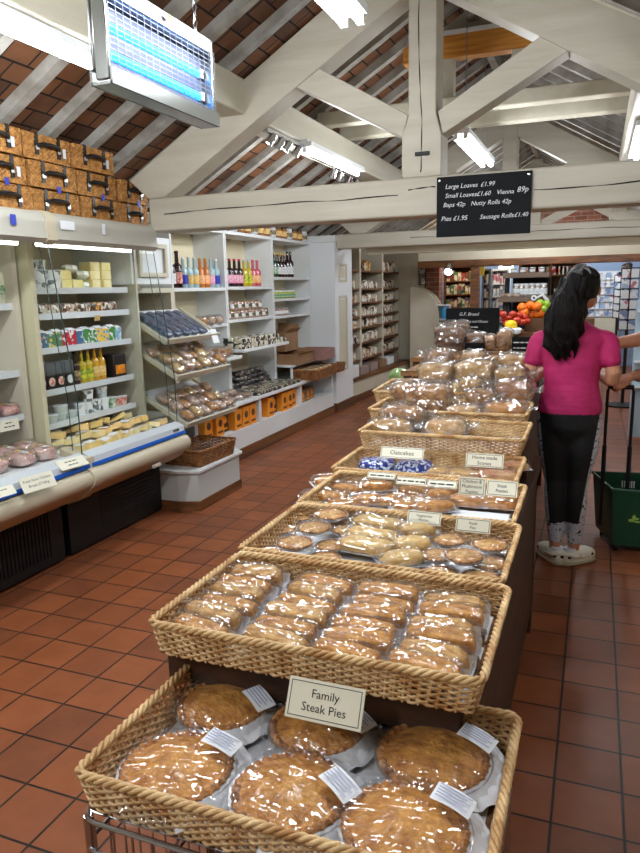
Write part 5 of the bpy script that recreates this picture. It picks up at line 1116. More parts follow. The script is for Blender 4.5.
t = thing('low_ledge', 'low cream ledge with dark wooden top in front of the oak-edged shelves', 'ledge', (-3.0,9.9,0)); O = Vector((-3.0,9.9,0))
RB(MB(O).prism([(-3.49,8.63),(-2.93,8.63),(-2.80,11.2),(-3.49,11.2)],.10,.30,'Z'), 'ledge_body', cream, smooth=0); RB(MB(O).prism([(-3.50,8.625),(-2.90,8.625),(-2.76,11.24),(-3.50,11.24)],.30,.33,'Z'), 'ledge_top', oak, smooth=0); RB(MB(O).prism([(-3.49,8.63),(-2.925,8.63),(-2.79,11.22),(-3.49,11.22)],0,.10,'Z'), 'skirting_board', oak, smooth=0)
for i,(y,w_,m_,nm) in enumerate(((8.80,.28,shelfw,'white'),(9.2,.36,mat('box_mauve',S(150,130,124),.5),'grey-brown'),(9.65,.36,MATS['box_mauve'],'grey-brown'),(10.1,.36,cb,'brown'),(10.55,.32,cardw,'pale'),(10.9,.24,MATS['box_mauve'],'grey-brown'))):
    o = box_item('stock_box','%s carton on the low ledge, %s from the column' % (nm,ORD[i]),'box',-3.06,y,.332,w_,.24,.16 if i<1 else .11,m_,group='cartons on the low ledge')
# ================================================================= BACK ROOM
def pbox(mb, x0, y0, x1, y1, Y, d, mi=0, o=None):
    """pixel box on plane Y extruded d backwards, upright real box"""
    a = at(x0,y0,'Y',Y); b = at(x1,y1,'Y',Y); return mb.box(a.x,b.x,Y,Y+d,b.z,a.z,mi)
def bx(px, Y): a = at(px[0],px[1],'Y',Y); b = at(px[2],px[3],'Y',Y); return a.x, b.x, b.z, a.z
# round-topped white shelf unit on the partition
x0, x1, z0, z1 = bx((414,287,441,372), 11.2)
t = thing('curved_shelf_unit', 'white shelf unit with a rounded top standing against the brick column', 'shelving', (0,0,0))
r = (x1-x0)*.95; po = [(x0,0.0),(x1,0.0),(x1,z1-r)]+[(x1-r+r*cos(a)*1.0, z1-r+r*sin(a)) for a in [pi/2*i/10 for i in range(1,11)]]+[(x0,z1)]
MB().prism(po, 10.95, 10.98).build('side_panel', cream, t, smooth=30); MB().prism(po, 11.26, 11.29).build('side_panel', cream, t, smooth=30)
x2, x3 = x1-.02, x1+.13
for z in (.35,.7,1.0,1.22): MB().box(x0+.04,x3,11.0,11.28,z-.02,z).build('shelf', shelfw, t, smooth=0)
MB().box(x0+.04,x3,11.27,11.29,.0,1.22).build('back_board', shelfw, t, smooth=0)
o = MB().sell((0,0,.11),(.06,.05,.12),.8,.8,16,10).build('blue_toy', mat('bright_blue',S(50,160,220),.3,coat=.6), loc=(x1+.06,11.12,1.0)); tag(o,'bright blue toy on the upper ledge of the rounded shelf unit','toy')
for i in range(2): box_item('gift_pack','blue and dark gift pack, %s along the lower ledge of the rounded shelf unit' % ORD[i],'box',x1+.02+i*.07,11.1,.70,.08,.06,.14,patches('gift_print',[S(40,70,120),S(200,220,230),S(60,120,160),S(30,40,60)],30),group='gift packs on the rounded shelf unit')
# picture
x0, x1, z0, z1 = bx((419,263,426,285), 11.28)
t = thing('framed_picture','narrow framed black and white picture on the partition beside the brick column','picture',(0,0,0)); MB().box(x0,x1,11.255,11.27,z0,z1).build('frame', blackm, t, smooth=0); MB().box(x0+.012,x1-.012,11.25,11.256,z0+.015,z1-.015).build('print', patches('print_grey',[S(220,220,215),S(90,90,90),S(150,150,150),S(230,228,220)],14), t, smooth=0)
# generic stocked bookcase
def stocked(label, px, Y, depth, nsh, frame, packs, ncol, nm='bookcase', cat='bookcase', pname='packet', plabel='packet', base=True, grp=None, zt=None, scale=.75):
    x0, x1, z0, z1 = bx(px, Y); z0 = 0 if base else z0; z1 = zt or z1
    t = thing(nm, label, cat, ((x0+x1)/2,Y,z0)); O = Vector(((x0+x1)/2,Y,z0)); w_ = x1-x0
    def B(m, name, mt): o = m.build(name, mt, t, smooth=0); o.location = (0,0,0); return o
    B(MB(O).box(x0,x1,Y+depth-.02,Y+depth,z0,z1), 'back_panel', frame)
    for x in (x0,x1-.03): B(MB(O).box(x,x+.03,Y,Y+depth-.02,z0,z1), 'upright', frame)
    B(MB(O).box(x0,x1,Y,Y+depth,z1,z1+.03), 'top_board', frame)
    zlo = .45 if base else z0+.02; n = 0; rp = random.Random(int(px[0]))
    for k in range(nsh):
        z = zlo+(z1-zlo)*k/nsh; B(MB(O).box(x0+.03,x1-.03,Y,Y+depth-.02,z-.02,z), 'shelf', frame)
        dx = (w_-.08)/ncol; hh = (z1-zlo)/nsh
        for i in range(ncol):
            q = packs[(i*3+k*5)%len(packs)]; h_ = hh*scale*rp.uniform(.75,1.1)
            o = MB().box(-dx*.43,dx*.43,-.05,.05,0,h_).build(pname, q, smooth=0, loc=(x0+.04+dx*(i+.5),Y+.07,z+.001))
            tag(o, '%s, %s along shelf %s of the %s' % (plabel, ORD[i], ('one','two','three','four','five','six','seven','eight')[k], grp), 'packet', 'stock on the '+grp)
    return t
P1 = [patches('stock_a',[S(200,190,180),S(120,60,50),S(220,210,190),S(60,70,60)],16), patches('stock_b',[S(150,60,50),S(220,200,160),S(90,120,90)],16), patches('stock_c',[S(220,216,206),S(190,150,110),S(90,80,120)],16), patches('stock_d',[S(90,120,70),S(220,220,200),S(190,160,60)],16)]
stocked('reddish wooden bookcase of colourful packets behind the brown lintel', (444,268,474,318), 12.4, .32, 6, oak, P1, 7, grp='reddish bookcase', plabel='colourful upright packet')
# dark slim racks and magazine display
stocked('grey wire card spinner between the wooden post and the magazine display', (482,271,490,312), 12.0, .22, 6, greym, [cardw,P1[2]], 2, 'card_spinner', 'card rack', 'greetings_card', 'pale card', grp='grey wire spinner')
P2 = [patches('mag_a',[S(220,226,236),S(170,190,220),S(236,238,242),S(120,140,180)],12), patches('mag_b',[S(230,232,238),S(190,120,140),S(236,238,242)],12), patches('mag_c',[S(150,180,220),S(236,238,242),S(200,206,220)],12)]
stocked('white magazine display of pale blue covers beyond the wooden post', (491,271,508,314), 12.6, .25, 6, whitep, P2, 4, 'magazine_rack', 'magazine rack', 'magazine', 'pale magazine', grp='white magazine display')
x0, x1, z0, z1 = bx((499,261.5,513,268.5), 11.6)
t = thing('lit_sign','small lit white sign with a black panel hanging in the back room','sign',(0,0,0)); MB().box(x0,x1,11.6,11.64,z0,z1).build('light_box', sign_e, t, smooth=0); MB().box(x0+.06,x1-.02,11.59,11.598,z0+.035,z1-.035).build('black_panel', blackm, t, smooth=0)
for x in (x0+.02,x1-.03): MB().tube([(x,11.62,z1),(x,11.62,2.6)],.004,5).build('hanger', greym, t)
o = MB().box(-.04,.04,0,.02,-.12,.12).build('yellow_sign', mat('yellow_sign',S(220,190,60),.5), smooth=0, loc=at(482,268,'Y',11.9)); tag(o,'small yellow hanging ticket beside the wooden post','sign')
MB
# lit wooden cabinet
x0, x1, z0, z1 = bx((519,262,577,330), 12.2)
t = thing('wooden_cabinet','tall orange pine cabinet with a lit top shelf of red and white packs','cabinet',(0,0,0)); Yc = 12.2
MB().box(x0,x1,Yc+.34,Yc+.36,0,z1).build('back_panel', oak, t, smooth=0)
for x in (x0,(x0+x1)*.5,x1-.04): MB().box(x,x+.04,Yc,Yc+.34,0,z1).build('upright', oak, t, smooth=0)
MB().box(x0,x1,Yc-.01,Yc+.36,z1,z1+.05).build('cornice', oak, t, smooth=0)
sz = [.4,.62,.84,1.06,1.28,at(540,275,'Y',Yc).z]
for z in sz: MB().box(x0+.04,x1-.04,Yc,Yc+.34,z-.025,z).build('shelf', oak, t, smooth=0)
pr_red = patches('red_white_pack',[S(240,236,230),S(240,236,230),S(200,40,40),S(230,150,110)],14)
for k, z in enumerate(sz):
    n_ = 12 if k == 5 else 11
    for i in range(n_):
        xx = x0+.1+(x1-x0-.2)*(i+.5)/n_
        if abs(xx-(x0+x1)*.5-.02) < .05: continue
        o = MB().box(-.05,.05,-.04,.04,0,.13 if k==5 else .15).build('boxed_pack', pr_red if k==5 else P1[(i+k)%4], smooth=0, loc=(xx,Yc+.10,z+.001)); tag(o,'boxed pack, %s along %s shelf of the pine cabinet' % (ORD[i],('the lowest','the second','the third','the fourth','the fifth','the lit top')[k]),'packet','boxed packs on the pine cabinet')
# wall of greetings cards
x0, x1, z0, z1 = bx((576,273,619,316), 13.6)
t = thing('card_display','white wall panel rack holding rows of greetings cards behind the woman in pink','card rack',(0,0,0)); MB().box(x0,x1,13.7,13.74,z0-.02,z1+.02).build('panel', whitep, t, smooth=0)
for k in range(6): z = z0+(z1-z0)*k/6; MB().box(x0,x1,13.64,13.70,z-.006,z+.004).build('ledge', shelfw, t, smooth=0)
MB().box(x0,x1,13.6,13.78,0,z0-.03).build('base_cupboard', cream, t, smooth=0)
for k in range(6):
    for i in range(9):
        z = z0+(z1-z0)*k/6+.005; w_ = (x1-x0)/9; o = MB().box(-w_*.42,w_*.42,0,.004,0,(z1-z0)/6*.9).build('greetings_card', P2[(i*2+k)%3], smooth=0, loc=(x0+w_*(i+.5),13.67,z)); tag(o,'greetings card, %s along row %s of the wall rack' % (ORD[i],('one','two','three','four','five','six')[k]),'card','greetings cards on the wall rack')
# spinner racks to the right
def spinner(label, px, Y, cols_, rows_, grp, m_=blackm):
    x0, x1, z0, z1 = bx(px, Y); w_ = x1-x0; xc = (x0+x1)/2; t = thing('card_spinner', label, 'card rack', (xc,Y,0))
    MB().tube([(0,.1,0),(0,.1,z1+.05)],.02,8).build('pole', m_, t); MB().lathe([(0,0),(.2,0),(.2,.02),(0,.04)],16,c=(0,.1,0)).build('foot', m_, t)
    m = MB()
    for k in range(rows_+1): z = z0+(z1-z0)*k/rows_; m.tube([(-w_/2,0,z),(w_/2,0,z),(w_/2,.2,z),(-w_/2,.2,z)],.005,4,closed=True)
    for x in (-w_/2,w_/2):
        for y in (0,.2): m.tube([(x,y,z0),(x,y,z1)],.004,4)
    m.build('wire_frame', m_, t)
    for k in range(rows_):
        for i in range(cols_):
            dx = w_/cols_; hh = (z1-z0)/rows_; o = MB().box(-dx*.42,dx*.42,-.002,.002,0,hh*.8).build('postcard', (cardw,P2[0],P2[1])[(i+k)%3], smooth=0, loc=(xc-w_/2+dx*(i+.5),Y-.008,z0+hh*k+.008)); tag(o,'postcard, %s across row %s of the %s' % (ORD[i],('one','two','three','four','five','six','seven','eight')[k],grp),'card','postcards on the '+grp)
spinner('tall black spinner of white postcards near the edge of the back room', (622,268,636,330), 9.2, 2, 6, 'tall black spinner')
spinner('slim dark rack beside the wall of greetings cards', (615,275,622,318), 12.2, 1, 6, 'slim dark rack')
x0, x1, z0, z1 = bx((637,300,648,372), 7.4)
t = thing('product_stand','pale blue product stand cut off by the photo edge in the back room','display stand',(0,0,0)); MB().box(x0,x1+.3,7.4,7.5,0,z1).build('stand_body', mat('stand_blue',S(170,190,204),.5), t, smooth=0)
for k in range(4): MB().box(x0+.01,x1+.28,7.30,7.40,.5+k*.24,.515+k*.24).build('stand_shelf', shelfw, t, smooth=0)
# dark deli stand
Yd = 7.2
t = thing('display_stand','black stand with wooden ledges of jars above the fruit','display stand',(0,0,0))
def dpart(name, px, Y, d, m_, zb=None):
    x0, x1, z0, z1 = bx(px, Y); MB().box(x0,x1,Y,Y+d,z0 if zb is None else zb,z1).build(name, m_, t, smooth=0)
dpart('back_board',(513,277,549,322),Yd+.30,.03,blackm,0); dpart('top_ledge',(503,273,549,277),Yd,.33,mat('grey_oak',S(104,86,72),.6)); dpart('lower_ledge',(498,297,549,301.5),Yd-.05,.36,MATS['grey_oak']); dpart('side_post',(503,301,509,330),Yd+.02,.2,blackm,0); dpart('side_post',(536,301,548,330),Yd+.05,.24,blackm,0); dpart('ledge_post',(505,277,509,297),Yd+.24,.05,blackm)
zl = at(520,297,'Y',Yd).z; p0 = at(516,297,'Y',Yd+.1)
kj = Proto(jar('jar','x',mat('clear_jar',S(140,130,120),.15,coat=.8),whitec,lwhite,.035,.13))
for i in range(6): kj.put((p0.x+i*.052,Yd+.12,zl),0,'white-lidded jar, %s along the lower ledge of the black stand' % ORD[i],'jars on the black stand')
for i in range(3): bp_[4].put((at(503,297,'Y',Yd).x+i*.06,Yd+.08,zl),i,'bagged sweet pack, %s from the end of the black stand' % ORD[i],'bags on the black stand',scale=(.6,.8,1))
for i in range(4): kj.put((at(512,273,'Y',Yd).x+i*.09,Yd+.14,at(512,273,'Y',Yd).z),0,'jar standing on the top ledge of the black stand, %s from the spotlight side' % ORD[i],'jars on top of the black stand',scale=(.8,.8,.4))
rb = MB(); c0 = at(534,298,'Y',Yd-.08); rb.tube([c0+Vector((.02*cos(a),0,.02*sin(a))) for a in [2*pi*i/12 for i in range(12)]],.008,6,closed=True); rb.tube([c0+Vector((.03,0,0)),c0+Vector((.08,-.01,.03)),c0+Vector((.12,0,-.02)),c0+Vector((.13,0,-.08))],[.012,.016,.018,.02],6)
tag(rb.build('paper_bow', cardw),'white paper bow tied on the edge of the black stand','bow')
# fruit stand
Yf = 6.1
a = at(497,326,'Y',Yf); b = at(562,320,'Y',Yf); zf = a.z
t = thing('fruit_stand','wooden fruit stand holding tomatoes, a lemon and oranges before the black stand','fruit stand',(0,0,0))
MB().box(a.x,b.x+.25,Yf,Yf+.55,zf-.10,zf-.06).build('lower_deck', oak, t, smooth=0); 
for x in (a.x,b.x+.21):
    for y in (Yf,Yf+.51): MB().box(x,x+.04,y,y+.04,0,zf-.10).build('leg', oak, t, smooth=0)
MB().prism([(a.x+.20,zf-.06),(b.x+.25,zf-.06),(b.x+.25,zf+.05),(a.x+.24,zf+.05)],Yf+.16,Yf+.5).build('upper_crate', mat('crate_brown',S(92,62,38),.7), t, smooth=0)
tom = mat('tomato_red', S(190,50,30), .25, coat=.6, vary=.12); orm = mat('orange_peel', S(240,120,20), .4, bump=.3, bs=200, coat=.3, vary=.08); lem = mat('lemon_yellow', S(244,206,20), .4, bump=.3, bs=150, coat=.3); lim = mat('lime_green', S(150,190,50), .35, coat=.5, vary=.1)
stemg = mat('stem_green', S(50,90,40), .6)
def fruit(name, r, m, sq=1.0, nip=False):
    t = thing(name,'x',name.replace('_',' ')); MB().sell((0,0,r*sq),(r*(1.25 if nip else 1),r,r*sq),1,1,20,12,fn=(lambda p: Vector((p.x*(1+.10*(abs(p.x)/r)**6*0), p.y, p.z)))).build('flesh', m, t); MB().lathe([(0,0),(r*.25,.0),(r*.06,r*.06),(0,r*.12)],5,c=(0,0,2*r*sq-r*.05)).build('stalk', stemg, t); return Proto(t)
pt, po_, pl_, pg = fruit('tomato',.034,tom,.85), fruit('orange',.042,orm), fruit('lemon',.042,lem,1,True), fruit('lime',.036,lim)
def fr(P, lst, Y, grp, fmt, dz=0):
    for i,(x,y) in enumerate(lst):
        p = at(x,y,'Y',Y+.04*(i%3)); P.put((p.x,p.y,p.z-.03),i,fmt % ORD[i],grp)
fr(pt,[(503,314),(505,319),(511,318),(517,320),(522,322),(527,321),(513,314),(519,315),(524,317),(507,323)],Yf+.02,'tomatoes on the fruit stand','red tomato on the pile beside the lemon, %s counted from the chalkboard')
fr(po_,[(522,309),(530,307),(531,317),(524,314),(538,315),(545,318),(537,308)],Yf+.25,'oranges on the fruit stand','orange on the raised pile, %s counted from the tomatoes')
fr(pg,[(540,304),(546,305),(551,307),(543,310),(549,312),(554,309),(556,314)],Yf+.35,'limes on the fruit stand','green lime beyond the oranges, %s counted towards the woman in pink')
p = at(511,326,'Y',Yf-.05); pl_.put((p.x,p.y,p.z-.035),.4,'single bright yellow lemon in front of the tomatoes',None)
x0, x1, z0, z1 = bx((500,327,521,336), Yf-.12)
o = MB().sell(((x0+x1)/2,Yf-.06,(z0+z1)/2),((x1-x0)/2,.09,.03),.6,.6,18,8,nz=.02,nf=20).build('paper_wrap', cardw); tag(o,'crumpled white tissue under the lemon','paper')
# ================================================================= PEOPLE
def loft(mb, rings, n=18):
    """rings: (centre, (rx, ry), optional rotation z). horizontal rings"""
    vs = []
    for r in rings:
        c, (rx, ry) = Vector(r[0]), r[1]; a0 = r[2] if len(r) > 2 else 0
        for j in range(n):
            a = 2*pi*j/n; p = Vector((rx*cos(a), ry*sin(a), 0)); p.rotate(Matrix.Rotation(a0,3,'Z')); vs.append(c+p)
    k = len(rings); fs = [(i*n+j, i*n+(j+1)%n, (i+1)*n+(j+1)%n, (i+1)*n+j) for i in range(k-1) for j in range(n)]
    fs += [tuple(range(n))[::-1], tuple(range((k-1)*n,k*n))]; mb.add(vs, fs)
def limb(mb, pts, rs, n=12): 
    P_, R_ = [], []
    for i in range(len(pts)-1):
        a, b = Vector(pts[i]), Vector(pts[i+1])
        for k in range(4): t = k/4; P_.append(a.lerp(b,t)); R_.append(rs[i]+(rs[i+1]-rs[i])*t)
    P_.append(Vector(pts[-1])); R_.append(rs[-1])
    for _ in range(2): P_ = [P_[0]]+[(P_[i-1]+P_[i]*2+P_[i+1])/4 for i in range(1,len(P_)-1)]+[P_[-1]]
    mb.tube([P_[0]-(P_[1]-P_[0]).normalized()*R_[0]*.5]+P_+[P_[-1]+(P_[-1]-P_[-2]).normalized()*R_[-1]*.5], [R_[0]*.6]+R_+[R_[-1]*.6], n)
def remesh(o, vox, it=6, f=.6):
    m = o.modifiers.new('remesh','REMESH'); m.mode = 'VOXEL'; m.voxel_size = vox; m.use_smooth_shade = True
    s = o.modifiers.new('smooth','SMOOTH'); s.factor = f; s.iterations = it
def hand(mb, wrist, d, palm_n, curl=.9, s=1, grip=False):
    """d: direction from wrist to knuckles, palm_n: direction the palm faces"""
    d = Vector(d).normalized(); pn = Vector(palm_n).normalized(); side = d.cross(pn).normalized(); w = Vector(wrist)
    for k in range(5):
        q = (k-2)*.014*s; mb.tube([w+side*q*.7, w+d*.045*s+side*q, w+d*.085*s+side*q*1.05], [.014*s,.0155*s,.013*s], 8)
    L_ = (.060,.072,.078,.070)
    for k in range(4):
        b = w+d*.082*s+side*(k-1.5)*.0195*s; cur = [b]; dd = d.copy(); ln = L_[3-k]*s
        for j, f in enumerate((.45,.32,.23)):
            ang = curl*(.55,.9,.7)[j]; dd = (dd*cos(ang)+pn*sin(ang)).normalized(); cur.append(cur[-1]+dd*ln*f*1.1)
            # keep pn orthogonal to dd
            pn2 = pn-dd*pn.dot(dd)
            if pn2.length > .05: pn = pn2.normalized() if j < 2 else pn
        mb.tube(cur, [.0098*s,.0092*s,.0085*s,.0072*s], 8); pn = Vector(palm_n).normalized()
    b = w+d*.022*s+side*.026*s; mb.tube([b, b+d*.026*s+side*.020*s+pn*.010*s, b+d*.052*s+side*.022*s+pn*.022*s, b+d*.072*s+side*.014*s+pn*.030*s], [.0135*s,.012*s,.0105*s,.0085*s], 8)
pinkt = mat('pink_jersey', S(196,44,108), .75, c2=S(176,34,92), ns=5, bump=.9, bs=9, stretch=(1,1,2.2))
hairm = mat('black_hair', S(16,11,10), .5, spec=.2, c2=S(12,8,8), ns=10, bump=.8, bs=20, stretch=(9,9,1.0))
# ---- leggings material: black with pale printed side panels and calves
lg = bpy.data.materials.new('printed_leggings'); lg.use_nodes = True; nt = lg.node_tree; N = nt.nodes; L2 = nt.links; b_ = N['Principled BSDF']; b_.inputs['Roughness'].default_value = .8
tc = N.new('ShaderNodeTexCoord'); sp_x = N.new('ShaderNodeSeparateXYZ'); L2.new(tc.outputs['Object'], sp_x.inputs[0])
def mth(op, a, b=None, c=None):
    m = N.new('ShaderNodeMath'); m.operation = op
    for i, v in enumerate((a,b,c)):
        if v is None: continue
        if isinstance(v,(int,float)): m.inputs[i].default_value = v
        else: L2.new(v, m.inputs[i])
    return m.outputs[0]
nz = N.new('ShaderNodeTexNoise'); nz.inputs['Scale'].default_value = 14; nz.inputs['Detail'].default_value = 2; L2.new(tc.outputs['Object'], nz.inputs['Vector'])
calf = mth('LESS_THAN', mth('ADD', sp_x.outputs['Z'], mth('MULTIPLY', nz.outputs['Fac'], .06)), .27)
xs_ = mth('ABSOLUTE', mth('SUBTRACT', sp_x.outputs['X'], -.10)); edge_ = mth('SUBTRACT', mth('MULTIPLY', sp_x.outputs['Z'], .125), -.044)
sidep = mth('GREATER_THAN', xs_, edge_); pal_ = mth('MAXIMUM', calf, sidep)
n2 = N.new('ShaderNodeTexNoise'); n2.inputs['Scale'].default_value = 55; n2.inputs['Detail'].default_value = 2; L2.new(tc.outputs['Object'], n2.inputs['Vector'])
blot = mth('LESS_THAN', n2.outputs['Fac'], .60); fac = mth('MULTIPLY', pal_, blot)
mx = N.new('ShaderNodeMix'); mx.data_type = 'RGBA'; mx.inputs[6].default_value = S(15,15,18); mx.inputs[7].default_value = S(200,206,222); L2.new(fac, mx.inputs[0]); L2.new(mx.outputs[2], b_.inputs['Base Color'])
Yw = 3.85
def woman():
    cx = -.10
    t = thing('person','woman with a long dark ponytail in a pink T-shirt and printed leggings','person',(0,0,0))
    m = MB()   # one continuous body
    loft(m, [((cx,Yw,.80),(.13,.09)),((cx,Yw,.92),(.13,.09)),((cx,Yw,1.02),(.115,.085)),((cx,Yw,1.14),(.135,.095)),((cx,Yw,1.21),(.14,.09)),((cx,Yw,1.25),(.11,.07)),((cx,Yw,1.29),(.055,.05)),((cx+.01,Yw+.01,1.40),(.05,.052))])
    hc = Vector((cx+.035,Yw+.02,1.475))
    m.sell(hc,(.072,.090,.105),1,1,24,18); m.sell(hc+Vector((.025,.045,-.055)),(.048,.05,.05),1,1,16,10)
    m.sell(hc+Vector((.045,.085,-.01)),(.012,.018,.02),1,1,10,8); m.sell(hc+Vector((.078,-.0,-.01)),(.010,.018,.028),1,1,10,8); m.sell(hc+Vector((-.072,.01,-.01)),(.010,.018,.028),1,1,10,8)
    LS, RS = Vector((cx-.165,Yw,1.215)), Vector((cx+.168,Yw,1.215))
    le, re = Vector((-.325,Yw-.02,.985)), Vector((.115,Yw-.03,.985)); lw, rw = Vector((-.245,Yw+.20,1.03)), Vector((.00,Yw+.20,1.06))
    limb(m,[LS,le,lw],[.036,.037,.026]); limb(m,[RS,re,rw],[.036,.038,.026])
    hand(m, lw, (.3,.9,.2),(.8,-.2,-.3),.7,.9); hand(m, rw, (-.5,.8,.2),(-.6,-.5,-.4),.8,.9)
    lf, rf = Vector((-.143,Yw+.0,.06)), Vector((-.045,Yw+.0,.06))
    for s, f_, kx in ((-1,lf,-.158),(1,rf,-.046)):
        limb(m,[(cx+s*.072,Yw,.84),(kx,Yw+.02,.46),(f_.x,Yw-.01,.27),f_],[.070,.045,.036,.030])
    b = m.build('body', skin, t); remesh(b,.0065,4)
    # tee
    m = MB(); loft(m, [((cx-.002,Yw,.832),(.163,.120)),((cx,Yw,.88),(.160,.120)),((cx,Yw,.99),(.136,.106)),((cx,Yw,1.08),(.143,.108)),((cx,Yw,1.17),(.158,.108)),((cx,Yw,1.225),(.165,.10)),((cx,Yw,1.265),(.135,.088)),((cx,Yw,1.295),(.085,.072)),((cx,Yw,1.315),(.058,.056))], 28)
    for S_, E_ in ((LS,le),(RS,re)): limb(m,[S_.lerp(Vector((cx,Yw,1.235)),.40),S_+Vector((0,0,-.002)),S_.lerp(E_,.2),S_.lerp(E_,.52)],[.050,.054,.053,.048],14)
    o = m.build('t_shirt', pinkt, t); remesh(o,.009,5)
    # leggings
    m = MB(); loft(m, [((cx,Yw,.64),(.05,.04)),((cx,Yw,.70),(.12,.085)),((cx,Yw,.76),(.154,.118)),((cx,Yw,.84),(.156,.120)),((cx,Yw,.90),(.140,.108))], 24)
    for s, f_, kx in ((-1,lf,-.158),(1,rf,-.046)):
        limb(m,[(cx+s*.074,Yw,.80),(cx+s*.070,Yw,.64),(kx,Yw+.02,.46),(kx*.5+f_.x*.5,Yw-.02,.33),(f_.x,Yw-.0,.12)],[.090,.084,.058,.056,.036],14)
    o = m.build('leggings', lg, t); remesh(o,.009,5)
    # clogs
    clog = mat('cream_clog', S(240,237,222), .5); 
    for s, f_, rz in ((-1,Vector((-.146,Yw-.0,0)),.62),(1,Vector((-.042,Yw-.0,0)),-.80)):
        R_ = Matrix.Rotation(rz,3,'Z'); m = MB(); Mx = R_.to_4x4()
        def cf(p): 
            toe = max(0,p.y)/.12; return Vector((p.x*(1+.22*toe), p.y, p.z*(1-.12*toe)))
        m.sell(f_+R_@Vector((0,.025,.042)),(.043,.108,.044),.75,.7,26,14,M=Mx,fn=cf); o = m.build('clog', clog, t)
        m = MB(); m.sell(f_+R_@Vector((0,.025,.012)),(.046,.113,.012),.4,.7,26,8,M=Mx,fn=cf); m.build('sole', mat('clog_sole',S(190,184,160),.6), o)
        m = MB(); m.tube([f_+R_@Vector(v) for v in ((-.045,.03,.045),(-.05,-.05,.06),(0,-.092,.066),(.05,-.05,.06),(.045,.03,.045))],.007,6); m.build('heel_strap', clog, o)
        for i in range(7): 
            a = 1.0+i*.72; p = f_+R_@Vector((.0425*math.copysign(abs(sin(a))**.8,sin(a)),.025+.104*math.copysign(abs(cos(a))**.8,cos(a)),.050)); MB().sell(p,(.011,.011,.009),1,1,8,6).build('black_motif', blackm, o)
        MB().tube([f_+R_@Vector((.0,-.03,.06)), f_+R_@Vector((0,-.03,.09))],[.034,.032],14).build('ankle_sock', cardw, o)
    # hair
    m = MB(); m.sell(hc+Vector((-.004,-.016,.020)),(.086,.098,.102),1,1,28,18,nz=.006,nf=18,seed=2)
    pts = [hc+Vector(v) for v in ((.0,-.07,.075),(-.03,-.125,.05),(-.055,-.135,-.03),(-.068,-.135,-.12),(-.080,-.130,-.20),(-.085,-.128,-.27),(-.070,-.125,-.325))]
    m.tube(pts,[.030,.050,.066,.074,.076,.060,.02],18)
    rnd = random.Random(4)
    for k in range(46):
        a = rnd.uniform(0,2*pi); rr = rnd.uniform(.5,1.0); L_ = []
        for i, p in enumerate(pts): w_ = (.03,.056,.078,.088,.092,.078,.045)[i]*rr; L_.append(p+Vector((cos(a+i*.35)*w_+.016*sin(i*2.2+k*.7), sin(a+i*.35)*w_*.9, -.012*rnd.random() - (.03*rnd.random() if i == 6 else 0))))
        m.tube(L_,[.007,.013,.017,.017,.016,.013,.003],6)
    for k in range(10):
        a = -1.2+k*.27; m.tube([hc+Vector((.075*sin(a),-.02,.085*cos(a)*.9+.03)), hc+Vector((.085*sin(a)*.9,-.07,.06*cos(a)+.04)), hc+Vector((.0,-.095,.055))],[.010,.012,.012],5)
    h = m.build('hair', hairm, t); remesh(h,.0045,1,.4)
    MB().tube([hc+Vector((.002+.03*cos(a),-.088,.070+.028*sin(a))) for a in [2*pi*i/16 for i in range(16)]],.006,6,closed=True).build('hair_tie', mat('tie_grey',S(120,120,124),.6), h)
    return t
woman()
